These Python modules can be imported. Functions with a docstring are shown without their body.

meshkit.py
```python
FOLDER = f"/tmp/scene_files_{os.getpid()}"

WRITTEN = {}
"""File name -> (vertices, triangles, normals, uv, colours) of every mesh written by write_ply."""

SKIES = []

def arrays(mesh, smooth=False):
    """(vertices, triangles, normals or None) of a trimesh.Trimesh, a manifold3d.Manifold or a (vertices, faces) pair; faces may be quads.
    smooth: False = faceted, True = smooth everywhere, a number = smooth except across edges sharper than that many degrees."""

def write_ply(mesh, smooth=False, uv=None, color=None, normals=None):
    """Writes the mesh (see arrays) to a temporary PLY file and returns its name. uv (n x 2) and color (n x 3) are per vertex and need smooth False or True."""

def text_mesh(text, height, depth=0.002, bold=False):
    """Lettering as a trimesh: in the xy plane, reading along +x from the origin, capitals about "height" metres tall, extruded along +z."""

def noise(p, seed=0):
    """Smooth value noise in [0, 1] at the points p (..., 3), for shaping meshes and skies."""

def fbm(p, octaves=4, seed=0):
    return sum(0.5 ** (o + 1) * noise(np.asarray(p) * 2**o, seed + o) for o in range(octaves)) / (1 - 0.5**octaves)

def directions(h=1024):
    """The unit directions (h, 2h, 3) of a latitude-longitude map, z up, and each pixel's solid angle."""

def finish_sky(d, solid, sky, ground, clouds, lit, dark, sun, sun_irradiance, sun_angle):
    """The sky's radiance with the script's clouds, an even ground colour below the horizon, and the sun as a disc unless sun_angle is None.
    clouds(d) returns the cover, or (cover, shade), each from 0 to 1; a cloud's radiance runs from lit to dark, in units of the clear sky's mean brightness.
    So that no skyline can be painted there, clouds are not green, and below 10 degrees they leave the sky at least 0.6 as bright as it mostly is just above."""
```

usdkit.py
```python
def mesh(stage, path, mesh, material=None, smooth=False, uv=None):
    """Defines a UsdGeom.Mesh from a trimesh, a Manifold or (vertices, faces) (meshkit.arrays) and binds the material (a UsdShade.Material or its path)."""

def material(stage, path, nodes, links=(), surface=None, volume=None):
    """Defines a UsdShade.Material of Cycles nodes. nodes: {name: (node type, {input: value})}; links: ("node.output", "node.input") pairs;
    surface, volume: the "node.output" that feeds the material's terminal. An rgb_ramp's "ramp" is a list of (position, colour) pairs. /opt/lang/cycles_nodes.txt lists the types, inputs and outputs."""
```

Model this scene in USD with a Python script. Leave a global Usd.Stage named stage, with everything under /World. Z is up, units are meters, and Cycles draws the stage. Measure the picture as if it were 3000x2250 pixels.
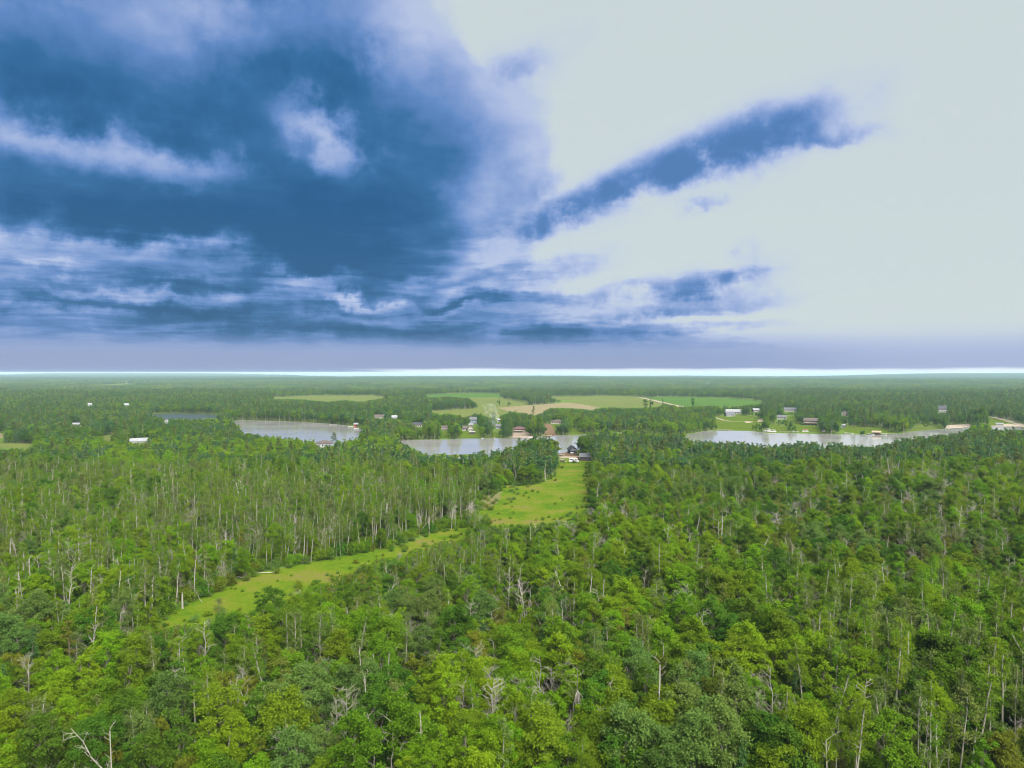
import math, random, numpy as np, trimesh, shapely, usdkit, meshkit
from shapely.geometry import Polygon
from pxr import Usd, UsdGeom, UsdLux, UsdShade, Gf, Sdf, Vt

# ------------------------------------------------------------------ camera, sky, sun, exposure
EXPOSURE = 3.45
SKY_STRENGTH = 0.10
HAZE = 5.2e-5                                             # density of the air, per metre
SUN_INTENSITY, SUN_ANGLE = 0.4, 60.0
SUN_EL, SUN_AZ = math.radians(46), math.radians(150)      # azimuth from +y (ahead) towards +x (right)
CAM_H, FOCAL, HORIZON = 60.0, 2283.0, 1091.0              # metres; focal length and horizon row in photograph pixels
stage = Usd.Stage.CreateInMemory()
UsdGeom.SetStageUpAxis(stage, UsdGeom.Tokens.z)
UsdGeom.SetStageMetersPerUnit(stage, 1.0)
stage.SetDefaultPrim(UsdGeom.Xform.Define(stage, '/World').GetPrim())
UsdGeom.Scope.Define(stage, '/World/Looks')
cam = UsdGeom.Camera.Define(stage, '/World/camera')
cam.CreateHorizontalApertureAttr(36.0)
cam.CreateFocalLengthAttr(36.0 * FOCAL / 3000.0)
cam.CreateClippingRangeAttr((0.5, 300000.0))
cam.AddTranslateOp().Set((0, 0, CAM_H))
cam.AddRotateXOp().Set(90 - math.degrees(math.atan((1125 - HORIZON) / FOCAL)))
cam.CreateExposureAttr(EXPOSURE)


class E:
    """An expression that becomes a math node of a material."""
    nodes, links, n = {}, [], 0

    def __init__(self, ref): self.ref = ref

    @classmethod
    def node(cls, kind, values=None, **inputs):
        cls.n += 1
        name = f'n{cls.n}'
        vals = dict(values or {})
        for k, v in inputs.items():
            if isinstance(v, E): cls.links.append((v.ref, f'{name}.{k}'))
            else: vals[k] = v
        cls.nodes[name] = (kind, vals)
        return name

    @classmethod
    def math(cls, op, a, b=0.0, c=0.0, clamp=False):
        return E(cls.node('math', {'math_type': op, 'use_clamp': clamp}, value1=a, value2=b, value3=c) + '.value')

    def __add__(s, o): return E.math('add', s, o)
    __radd__ = __add__
    def __sub__(s, o): return E.math('subtract', s, o)
    def __rsub__(s, o): return E.math('subtract', o, s)
    def __mul__(s, o): return E.math('multiply', s, o)
    __rmul__ = __mul__
    def __truediv__(s, o): return E.math('divide', s, o)
    def __rtruediv__(s, o): return E.math('divide', o, s)


def lin(r, g, b):
    """sRGB 0-255 to linear."""
    return tuple((c / 255 / 12.92) if c <= 10 else ((c / 255 + 0.055) / 1.055) ** 2.4 for c in (r, g, b))


def angles(px, py):
    """Azimuth and elevation (radians) of a direction given by its place in the photograph."""
    az = math.atan((px - 1500) / FOCAL)
    return az, math.atan((HORIZON - py) / FOCAL * math.cos(az))


def ss(x, a, b):
    return E(E.node('map_range', {'range_type': 'smoothstep', 'from_min': a, 'from_max': b, 'to_min': 0.0, 'to_max': 1.0}, value=x) + '.result')


def build_sky():
    E.nodes, E.links, E.n = {}, [], 0
    tc = E(E.node('texture_coordinate') + '.generated')
    sx = E.node('separate_xyz', vector=tc)
    x, y, z = E(sx + '.x'), E(sx + '.y'), E(sx + '.z')
    az = E.math('arctan2', x, y)
    el = E.math('arcsine', z)
    zz = E.math('maximum', z, 0.0) + 0.10
    deck = E(E.node('combine_xyz', x=x / zz, y=y / zz, z=0.0) + '.vector')

    def noise(vec, scale, detail=3.0, rough=0.5, dist=0.0):
        return E(E.node('noise_texture', {'scale': scale, 'detail': detail, 'roughness': rough, 'distortion': dist}, vector=vec) + '.fac') - 0.5

    n_big = noise(deck, 0.9, 4.0, 0.52, 0.4)
    n_mid = noise(deck, 2.6, 5.0, 0.55, 0.3)
    n_dir = noise(tc, 7.0, 5.0, 0.55, 0.2)
    n_fine = noise(tc, 22.0, 5.0, 0.6)
    n_grain = noise(tc, 48.0, 4.0, 0.62)
    n_lump = noise(tc, 13.0, 3.0, 0.5, 0.8)
    stretch = E(E.node('mapping', {'scale': (5.0, 5.0, 26.0)}, vector=tc) + '.vector')
    n_str = noise(stretch, 1.0, 5.0, 0.55, 0.4)
    stretch2 = E(E.node('mapping', {'scale': (9.0, 9.0, 75.0)}, vector=tc) + '.vector')
    n_low = noise(stretch2, 1.0, 5.0, 0.6, 0.6)
    low = 1.0 - ss(el, 0.10, 0.26)                        # streaky near the horizon
    wu = n_dir * 0.13 + n_fine * 0.085 + n_big * 0.05     # the warp of the outlines, radians
    wv = n_str * 0.07 * (0.15 + 0.85 * low) + n_fine * 0.050 + n_dir * 0.060
    u, v = az + wu, el + wv * (0.35 + 0.65 * ss(el, 0.0, 0.12))

    uv = E(E.node('combine_xyz', x=u, y=v, z=0.0) + '.vector')

    def blob(px, py, rx, ry, rot=0.0, soft=1.0):
        """A soft ellipse in the sky; radii in photograph pixels, rot in degrees."""
        a, e = angles(px, py)
        w = E(E.node('mapping', {'mapping_type': 'texture', 'location': (a, e, 0), 'rotation': (0, 0, math.radians(rot)), 'scale': (rx / FOCAL, ry / FOCAL, 1)}, vector=uv) + '.vector')
        r2 = E(E.node('vector_math', {'math_type': 'dot_product'}, vector1=w, vector2=w) + '.value')
        return E.math('power', math.exp(-soft), r2)

    # right-hand border of the great cloud: azimuth as a function of elevation
    border = [(0, 1330), (70, 1345), (150, 1385), (210, 1500), (290, 1560), (400, 1600), (520, 1600), (600, 1600), (680, 1560), (760, 1600), (840, 1690), (920, 1800), (960, 2000), (1000, 2280), (1040, 2500), (1090, 3300)]
    top = math.radians(40)
    stops = sorted([(angles(px, py)[1] / top, (angles(px, py)[0] + 1,) * 3) for py, px in border] + [(1.0, (0.80,) * 3)])
    b = E(E.node('rgb_ramp', {'ramp': stops}, fac=v / top) + '.color')
    b = E(E.node('separate_xyz', vector=b) + '.x') - 1.0
    mass = ss(b - u, -0.014, 0.036)
    deep = ss(b - u, 0.0, 0.26)
    behind = ss(E.math('absolute', az), 1.3, 2.6)
    mass = mass * (1.0 - behind) * ss(el, 0.012, 0.04)
    dark = 0.31 + 0.38 * deep + n_big * 0.32 + n_mid * 0.40 + n_dir * 0.42 + n_fine * 0.34 + n_lump * 0.30 + n_grain * 0.12 + n_low * low * 0.75 + n_str * low * 0.25 + n_lump * low * 0.25
    for px, py, rx, ry, rot, w in [
            (1180, 620, 330, 150, 0, .62), (1280, 470, 200, 170, 0, .40), (300, 610, 480, 95, -4, .60), (760, 690, 420, 80, -6, .55),
            (620, 330, 330, 110, 0, .40), (150, 250, 260, 120, 0, .34), (1080, 170, 250, 130, 0, .30), (880, 200, 200, 120, 0, .25), (780, 560, 240, 70, 0, .40),
            (560, 830, 260, 32, 0, .42), (1000, 800, 300, 42, -3, .42), (300, 885, 430, 26, -3, .30), (760, 945, 420, 24, -2, .36), (1330, 900, 260, 34, 8, .34), (1450, 985, 250, 34, 2, .32),
            (1560, 850, 170, 32, 10, .3), (900, 880, 260, 16, -4, .5), (1150, 840, 170, 18, 4, .5), (640, 905, 300, 14, -2, .4), (1420, 880, 150, 16, 10, .5), (1650, 925, 220, 15, 6, .5), (1300, 960, 260, 13, 2, .4),
            (900, 375, 100, 70, -35, -.70), (980, 470, 110, 55, -35, -.42), (110, 400, 150, 48, 0, -.66), (530, 500, 210, 42, -8, -.55), (330, 470, 200, 60, 0, -.25),
            (1150, 190, 110, 75, -30, -.48), (460, 60, 170, 130, 0, -.36), (700, 40, 210, 80, 0, -.24), (1250, 50, 130, 90, 0, -.36), (60, 20, 160, 70, 0, -.12),
            (1420, 545, 110, 70, 35, -.40), (1470, 250, 90, 110, 0, -.18), (170, 745, 330, 46, 0, -.58), (150, 790, 110, 14, 0, -.4), (480, 735, 140, 26, 0, -.2),
            (930, 812, 150, 26, 4, -.58), (1240, 828, 90, 26, 8, -.8), (1040, 868, 150, 26, -14, -.5), (520, 868, 200, 18, 0, -.4), (1290, 915, 170, 14, 8, -.4),
            (1500, 690, 140, 38, 20, -.55), (1590, 830, 70, 30, 10, -.8), (1450, 760, 120, 20, 12, -.35), (350, 930, 420, 18, 0, -.2), (760, 862, 170, 18, -3, -.36), (1130, 890, 210, 17, -4, -.42), (1390, 850, 110, 20, 14, -.46), (1020, 930, 260, 14, -2, -.3), (1560, 940, 210, 15, 6, -.42), (1700, 895, 130, 20, 10, -.45), (240, 850, 220, 18, 0, -.28)]:
        dark = E.math('multiply_add', blob(px, py, rx, ry, rot), w * (0.46 if w > 0 else 0.60 if py < 690 else 0.72), dark)
    t = mass * E.math('smoothmin', E.math('maximum', dark, 0.20), 1.02, 0.25)
    # single streaks that reach out over the clear part
    arms = None
    for px, py, rx, ry, rot, w in [
            (1960, 490, 300, 62, 22, .50), (2200, 400, 240, 74, 12, .46), (2360, 378, 150, 56, 0, .28), (2490, 398, 130, 26, 0, .30), (2150, 440, 280, 52, 17, .38), (1720, 590, 260, 48, 24, .54), (1600, 640, 150, 34, 24, .38),
            (1560, 190, 150, 80, 24, .20), (1530, 195, 120, 60, 10, .16), (2060, 600, 60, 26, 0, .34), (2250, 500, 120, 40, 25, .16), (1660, 770, 140, 42, 12, .32),
            (2030, 835, 230, 36, 10, .58), (2140, 820, 130, 34, 4, .3), (1960, 905, 330, 26, 7, .60), (1880, 970, 430, 22, 3, .5), (2190, 738, 40, 26, 25, .30), (1750, 860, 240, 32, 14, .34)]:
        arm = w * 0.86 * blob(px, py, rx, ry, rot, 1.2) * (1.0 + 2.4 * n_fine + 1.2 * n_grain + low * (0.8 * n_str + 0.8 * n_low))
        arms = arm if arms is None else arms + arm
    arms = E.math('smoothmin', arms, 0.70, 0.40) * (0.55 + 0.45 * ss(arms, 0.03, 0.30))
    t = t + arms * (1.0 - 0.5 * mass)
    # even veil along the horizon
    veil = (1.0 - ss(el, 0.010, 0.070)) * (1.0 - 0.50 * ss(az, 0.10, 0.5)) * (0.46 + n_str * 0.10)
    t = E.math('maximum', t, veil)
    haze = (1.0 - ss(el, 0.020, 0.056)) * (1.0 - 0.75 * ss(az, 0.1, 0.5))
    t = t * (1.0 - haze) + (0.44 + n_str * 0.08) * haze
    K = 1.0 / (SKY_STRENGTH * 2 ** EXPOSURE)
    cols = [(0.0, (201, 213, 214)), (0.10, (195, 207, 220)), (0.24, (175, 190, 224)), (0.42, (137, 162, 210)), (0.60, (95, 135, 193)), (0.80, (50, 106, 158)), (1.0, (27, 86, 134))]
    ramp = E(E.node('rgb_ramp', {'ramp': [(p, tuple(k * K / 4 for k in lin(*c))) for p, c in cols]}, fac=t) + '.color')
    cloud = E(E.node('vector_math', {'math_type': 'scale', 'scale': 4.0}, vector1=ramp) + '.vector')
    grey = (1.0 - ss(el, 0.010, 0.052)) * 0.55
    cloud = E(E.node('mix', {'color2': tuple(k * K for k in lin(152, 162, 190))}, color1=cloud, fac=grey * (1.0 - 0.5 * ss(az, 0.1, 0.5))) + '.color')
    gap = (1.0 - ss(el + n_str * 0.004 + n_big * 0.004, 0.0022, 0.0062)) * ss(el, -0.004, -0.001) * ss(az + n_big * 0.2, -0.22, -0.12)   # the clear strip under the cloud deck, far off over the lake
    cloud = E(E.node('mix', {'color2': tuple(k * K for k in lin(232, 244, 252))}, color1=cloud, fac=gap * 0.95) + '.color')
    sky = E(E.node('sky_texture', {'sky_type': 'single_scattering', 'sun_disc': False, 'sun_elevation': SUN_EL, 'sun_rotation': SUN_AZ}) + '.color')
    both = E(E.node('mix', {'fac': 0.993}, color1=sky, color2=cloud) + '.color')
    bg = E.node('background_shader', {'strength': SKY_STRENGTH}, color=both)
    m = usdkit.material(stage, '/World/Looks/sky', E.nodes, E.links, surface=bg + '.background')
    d = UsdLux.DomeLight.Define(stage, '/World/sky')
    UsdShade.MaterialBindingAPI.Apply(d.GetPrim()).Bind(m)
    for k, w in (('label', 'dark blue storm cloud mass on the left breaking into pale bright overcast'), ('category', 'sky'), ('kind', 'structure')):
        d.GetPrim().SetCustomDataByKey(k, w)


build_sky()
sun = UsdLux.DistantLight.Define(stage, '/World/sun')
sun.CreateIntensityAttr(SUN_INTENSITY)
sun.CreateAngleAttr(SUN_ANGLE)
sun.CreateColorAttr((1.0, 0.96, 0.88))
sun.GetPrim().CreateAttribute('inputs:normalize', Sdf.ValueTypeNames.Bool).Set(True)

sun.AddRotateZOp().Set(-math.degrees(SUN_AZ) + 180)
sun.AddRotateXOp().Set(90 - math.degrees(SUN_EL))

# ------------------------------------------------------------------ helpers
R0 = np.random.default_rng(11)
T = np.float64
PI = math.pi
names = {}


def numbered(name):
    n = names.get(name, -1) + 1
    names[name] = n
    return name if n == 0 else f'{name}_{n:03d}'


def tagp(p, label=None, cat=None, group=None, kind=None):
    for k, v in (('label', label), ('category', cat), ('group', group), ('kind', kind)):
        if v: p.SetCustomDataByKey(k, v)
    return p


def thing(name, label, cat, loc=(0, 0, 0), rotz=0.0, scale=1.0, group=None, tilt=None, ref=None):
    x = UsdGeom.Xform.Define(stage, '/World/' + numbered(name))
    x.AddTranslateOp().Set(Gf.Vec3d(*map(float, loc)))
    if tilt: x.AddRotateXYZOp().Set(Gf.Vec3f(float(tilt[0]), float(tilt[1]), 0.0))
    x.AddRotateZOp().Set(float(math.degrees(rotz)))
    s = scale if np.ndim(scale) else (scale,) * 3
    x.AddScaleOp().Set(Gf.Vec3f(*map(float, s)))
    p = x.GetPrim()
    if ref:
        p.GetReferences().AddInternalReference(ref)
        p.SetInstanceable(True)
    return tagp(p, label, cat, group)


def part(name, mesh, mat, parent, label=None, smooth=False, kind=None):
    base = str(parent.GetPath())
    n, k = name, 0
    while stage.GetPrimAtPath(f'{base}/{n}'):
        k += 1
        n = f'{name}_{k:03d}'
    m = usdkit.mesh(stage, f'{base}/{n}', mesh, M[mat], smooth=smooth)
    return tagp(m.GetPrim(), label, None, None, kind)


def single(name, mesh, mat, label=None, cat=None, group=None, kind=None, smooth=False):
    m = usdkit.mesh(stage, '/World/' + numbered(name), mesh, M[mat], smooth=smooth)
    return tagp(m.GetPrim(), label, cat, group, kind)


class MB:
    """Collects shapes into one mesh."""

    def __init__(s): s.v, s.f, s.n = [], [], 0

    def add(s, v, f):
        v, f = np.asarray(v, float), np.asarray(f, int)
        if f.shape[1] == 4: f = np.vstack([f[:, [0, 1, 2]], f[:, [0, 2, 3]]])
        s.v.append(v); s.f.append(f + s.n); s.n += len(v)
        return s

    def box(s, c, d, rz=0.0):
        m = trimesh.creation.box(d)
        v = np.array(m.vertices)
        if rz:
            cs, sn = math.cos(rz), math.sin(rz)
            v = np.stack([v[:, 0] * cs - v[:, 1] * sn, v[:, 0] * sn + v[:, 1] * cs, v[:, 2]], 1)
        return s.add(v + np.asarray(c), m.faces)

    def prism(s, pts, y0, y1):
        """A polygon in x,z carried from y0 to y1."""
        p = Polygon(pts)
        m = trimesh.creation.extrude_polygon(p, y1 - y0, engine='earcut')
        v = np.array(m.vertices)
        v = np.stack([v[:, 0], y1 - v[:, 2], v[:, 1]], 1)
        return s.add(v, m.faces)

    def tube(s, pts, radii, sides=5):
        p = np.asarray(pts, float)
        t = np.gradient(p, axis=0)
        t /= np.linalg.norm(t, axis=1, keepdims=True) + 1e-9
        a = np.cross(t, np.where(np.abs(t[:, 2:]) < 0.9, [0, 0, 1.0], [1.0, 0, 0]))
        a /= np.linalg.norm(a, axis=1, keepdims=True) + 1e-9
        b = np.cross(t, a)
        ang = np.arange(sides) * 2 * PI / sides
        r = np.broadcast_to(radii, (len(p),))[:, None, None]
        v = (p[:, None] + r * (np.cos(ang)[None, :, None] * a[:, None] + np.sin(ang)[None, :, None] * b[:, None])).reshape(-1, 3)
        i, j = np.meshgrid(np.arange(len(p) - 1), np.arange(sides), indexing='ij')
        q = np.stack([i * sides + j, i * sides + (j + 1) % sides, (i + 1) * sides + (j + 1) % sides, (i + 1) * sides + j], -1).reshape(-1, 4)
        return s.add(v, q[:, ::-1])

    def get(s): return np.vstack(s.v), np.vstack(s.f)


def G(px, py):
    """The point on the level ground seen at a place of the photograph (planning only)."""
    d = CAM_H * FOCAL / (py - HORIZON)
    return ((px - 1500) / FOCAL * d, d)


def proj(x, y, z):
    return 1500 + FOCAL * x / y, HORIZON + FOCAL * (CAM_H - z) / y


def smooth01(x, a, b):
    t = np.clip((np.asarray(x, float) - a) / (b - a), 0, 1)
    return t * t * (3 - 2 * t)


# ------------------------------------------------------------------ materials
M = {}


def mat(name, nodes, links, surface='p.BSDF', volume=None):
    M[name] = usdkit.material(stage, '/World/Looks/' + name, nodes, links, surface=surface, volume=volume)


def plain(name, col, rough=0.7, var=0.25, scale=2.0, metallic=0.0, spec=0.3):
    d = tuple(c * (1 - var) for c in col)
    l = tuple(min(c * (1 + var), 0.95) for c in col)
    mat(name, {'g': ('geometry', {}), 'n': ('noise_texture', {'scale': scale, 'detail': 4.0}), 'r': ('rgb_ramp', {'ramp': [(0.25, d), (0.75, l)]}),
               'p': ('principled_bsdf', {'roughness': rough, 'metallic': metallic, 'specular_ior_level': spec})},
        [('g.position', 'n.vector'), ('n.fac', 'r.fac'), ('r.color', 'p.base_color')])


def leaf(name, col, var=0.35, trans=0.55, val=0.16, hue=0.018):
    """Leaves: each leaf and each tree has a tone of its own; light passes through."""
    dark = tuple(c * (1 - var) for c in col)
    light = (min(col[0] * (1 + var * 1.25), .5), min(col[1] * (1 + var), .5), col[2] * (1 + var * .5))
    mat(name, {'g': ('geometry', {}), 'o': ('object_info', {}), 'r': ('rgb_ramp', {'ramp': [(0, dark), (0.6, col), (1, light)]}),
               'w': ('white_noise_texture', {'dimensions': '1D'}), 'h': ('map_range', {'from_min': 0., 'from_max': 1., 'to_min': 0.5 - hue, 'to_max': 0.5 + hue}),
               'v': ('map_range', {'from_min': 0., 'from_max': 1., 'to_min': 1 - val, 'to_max': 1 + val}),
               'c': ('hsv', {'saturation': 1.0}), 'd': ('principled_bsdf', {'roughness': 0.6, 'specular_ior_level': 0.06}), 't': ('translucent_bsdf', {}), 'm': ('mix_closure', {'fac': trans})},
        [('g.random_per_island', 'r.fac'), ('o.random', 'v.value'), ('o.random', 'w.w'), ('w.value', 'h.value'), ('h.result', 'c.hue'), ('v.result', 'c.value'), ('r.color', 'c.color'),
         ('c.color', 'd.base_color'), ('c.color', 't.color'), ('d.BSDF', 'm.closure1'), ('t.BSDF', 'm.closure2')], surface='m.closure')


leaf('leaf_bright', (0.190, 0.340, 0.010))
leaf('leaf_mid', (0.155, 0.275, 0.012))
leaf('leaf_deep', (0.095, 0.200, 0.016))
leaf('leaf_olive', (0.165, 0.205, 0.018))
leaf('leaf_pale', (0.145, 0.245, 0.048))
leaf('leaf_aspen', (0.165, 0.235, 0.048))
leaf('leaf_brown', (0.125, 0.135, 0.045), trans=0.2)
leaf('leaf_yellow', (0.190, 0.215, 0.032))
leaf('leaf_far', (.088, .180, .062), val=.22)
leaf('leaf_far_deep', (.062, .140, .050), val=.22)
leaf('needle_dark', (0.050, 0.120, 0.028), trans=0.1)
leaf('needle_blue', (0.070, 0.156, 0.055), trans=0.1)
leaf('needle_pine', (0.096, 0.137, 0.026), trans=0.1)
leaf('leaf_shore', (0.085, 0.185, 0.058))
plain('bark_pale', (0.165, 0.155, 0.125), 0.9, 0.3, 3.0)
plain('bark_grey', (0.100, 0.090, 0.070), 0.9, 0.35, 3.0)
plain('bark_dead', (0.180, 0.166, 0.140), 0.9, 0.3, 2.0)
plain('twig_grey', (0.190, 0.172, 0.150), 0.9, 0.3, 3.0)
plain('bark_brown', (0.060, 0.048, 0.036), 0.9, 0.3, 3.0)
for n_, c_ in dict(white_paint=(0.210, 0.210, 0.210), cream_paint=(0.210, 0.190, 0.150), grey_siding=(0.170, 0.180, 0.190), blue_siding=(0.085, 0.120, 0.155), dark_siding=(0.022, 0.025, 0.030), brown_siding=(0.035, 0.022, 0.020), log_wood=(0.085, 0.055, 0.038),
                   tan_brick=(0.100, 0.075, 0.060), red_paint=(0.260, 0.012, 0.018), roof_grey=(0.060, 0.063, 0.070), roof_dark=(0.025, 0.027, 0.033), roof_brown=(0.055, 0.044, 0.038), roof_red=(0.060, 0.030, 0.030), roof_pale=(0.150, 0.155, 0.165), deck_wood=(0.190, 0.150, 0.105),
                   dock_wood=(0.220, 0.200, 0.175), dark_glass=(.02, .025, .03), stone=(0.200, 0.165, 0.130), tyre=(.02, .02, .02), blue_canvas=(0.020, 0.070, 0.280), red_canvas=(0.340, 0.020, 0.060), boat_white=(0.360, 0.360, 0.360), trim_white=(0.260, 0.260, 0.255), car_red=(0.160, 0.015, 0.020), aluminium=(0.350, 0.360, 0.370)).items():
    plain(n_, c_, 0.12 if 'glass' in n_ else 0.35 if n_ in ('boat_white', 'car_red', 'red_canvas') else 0.75, 0.14, 1.2)


def soil(name, stops, scale=0.05, fine=0.9, rough=0.95, mixf=0.45, bump=0.3):
    """Ground cover: broad patches and fine speckle of its own colours."""
    mat(name, {'g': ('geometry', {}), 'n': ('noise_texture', {'scale': scale, 'detail': 6.0, 'roughness': 0.6}), 'f': ('noise_texture', {'scale': fine, 'detail': 4.0, 'roughness': 0.65}),
               'm': ('mix_float', {'fac': mixf}), 'r': ('rgb_ramp', {'ramp': stops}), 'b': ('bump', {'strength': bump, 'distance': 0.3}), 'p': ('principled_bsdf', {'roughness': rough, 'specular_ior_level': 0.0})},
        [('g.position', 'n.vector'), ('g.position', 'f.vector'), ('n.fac', 'm.a'), ('f.fac', 'm.b'), ('m.result', 'r.fac'), ('r.color', 'p.base_color'), ('f.fac', 'b.height'), ('b.normal', 'p.normal')])


soil('forest_floor', [(0.3, (0.0455, 0.0770, 0.0126)), (0.5, (0.0595, 0.1015, 0.0154)), (0.62, (0.0770, 0.0770, 0.0315)), (0.75, (0.0630, 0.1050, 0.0168))], 0.04)
soil('far_floor', [(0.3, (0.0300, 0.0700, 0.0200)), (0.6, (0.0500, 0.0950, 0.0250)), (0.8, (0.0700, 0.1000, 0.0300))], 0.006, 0.03)
soil('grass_strip', [(0.38, (0.030, 0.066, 0.004)), (0.45, (0.047, 0.082, 0.005)), (0.51, (0.060, 0.088, 0.006)), (0.57, (0.078, 0.086, 0.013)), (0.63, (0.086, 0.076, 0.028))], 0.05, 0.6, mixf=0.30)
soil('lawn', [(0.3, (0.0307, 0.0548, 0.0052)), (0.5, (0.0461, 0.0725, 0.0080)), (0.7, (0.0704, 0.0790, 0.0175)), (0.85, (0.0878, 0.0790, 0.0307))], 0.05, 0.5)
soil('reed_bank', [(0.3, (0.0377, 0.0627, 0.0098)), (0.6, (0.0627, 0.0815, 0.0188)), (0.8, (0.0878, 0.0815, 0.0314))], 0.06, 0.7)
soil('field_green', [(0.3, (0.0318, 0.0688, 0.0115)), (0.6, (0.0391, 0.0796, 0.0129)), (0.8, (0.0445, 0.0782, 0.0169))], 0.01, 0.06)
soil('field_pale', [(0.3, (0.0571, 0.0754, 0.0175)), (0.55, (0.0708, 0.0869, 0.0228)), (0.8, (0.0869, 0.0869, 0.0320))], 0.012, 0.07)
soil('field_tan', [(0.3, (0.1080, 0.0972, 0.0504)), (0.55, (0.1260, 0.1080, 0.0612)), (0.8, (0.1080, 0.1116, 0.0504))], 0.015, 0.07)
soil('dry_scrub', [(0.35, (0.0500, 0.0750, 0.0200)), (0.5, (0.0950, 0.0850, 0.0420)), (0.65, (0.0700, 0.0950, 0.0220))], 0.12, 0.9)
soil('dirt', [(0.3, (0.0682, 0.0465, 0.0279)), (0.6, (0.1054, 0.0713, 0.0434)), (0.8, (0.0744, 0.0682, 0.0310))], 0.2, 1.5)
soil('gravel', [(0.3, (0.1488, 0.1240, 0.0942)), (0.7, (0.2083, 0.1736, 0.1339))], 0.3, 2.0)
soil('sand', [(0.3, (0.1771, 0.1476, 0.1138)), (0.7, (0.2319, 0.1981, 0.1602))], 0.2, 1.5)
soil('stone_terrace', [(0.3, (0.1071, 0.0833, 0.0625)), (0.7, (0.1548, 0.1280, 0.1012))], 0.5, 2.0)
mat('lake_water', {'g': ('geometry', {}), 's': ('mapping', {'scale': (0.35, 0.9, 1.0)}), 'n': ('noise_texture', {'scale': 1.0, 'detail': 4.0}), 'n2': ('noise_texture', {'scale': 0.02, 'detail': 3.0}),
                   'r': ('map_range', {'from_min': 0.35, 'from_max': 0.65, 'to_min': 0.06, 'to_max': 0.15}), 'b': ('bump', {'strength': 0.35, 'distance': 0.05}),
                   'p': ('principled_bsdf', {'base_color': (0.165, 0.160, 0.158), 'ior': 1.33, 'specular_ior_level': 0.5})},
    [('g.position', 's.vector'), ('s.vector', 'n.vector'), ('g.position', 'n2.vector'), ('n2.fac', 'r.value'), ('r.result', 'p.roughness'), ('n.fac', 'b.height'), ('b.normal', 'p.normal')])
mat('pond_water', {'p': ('principled_bsdf', {'base_color': (0.03, 0.04, 0.03), 'roughness': 0.3, 'ior': 1.33, 'specular_ior_level': 0.3})}, [])
mat('great_lake', {'p': ('principled_bsdf', {'base_color': (0.10, 0.10, 0.10), 'roughness': 0.03, 'ior': 1.33})}, [])
mat('haze', {'v': ('principled_volume', {'color': (0.43, 0.60, 0.72), 'density': HAZE, 'anisotropy': 0.0})}, [], surface=None, volume='v.volume')
mat('smoke', {'g': ('geometry', {}), 'n': ('noise_texture', {'scale': 0.16, 'detail': 4.0}), 'r': ('map_range', {'from_min': 0.44, 'from_max': 0.7, 'to_min': 0.0, 'to_max': 0.026, 'clamp': True}), 'v': ('principled_volume', {'color': (0.86, 0.9, 0.93)})},
    [('g.position', 'n.vector'), ('n.fac', 'r.value'), ('r.result', 'v.density')], surface=None, volume='v.volume')


# ------------------------------------------------------------------ the land
def shore_limit(az):
    """Distance (m) at which the land ends in the great lake."""
    return 10500 + 20000 * (1 - smooth01(az, -0.45, -0.20)) * smooth01(az, -0.62, -0.5) + 7000 * smooth01(az, 0.36, 0.50) + 700 * np.sin(az * 9) + 400 * np.sin(az * 31 + 1)


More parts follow.
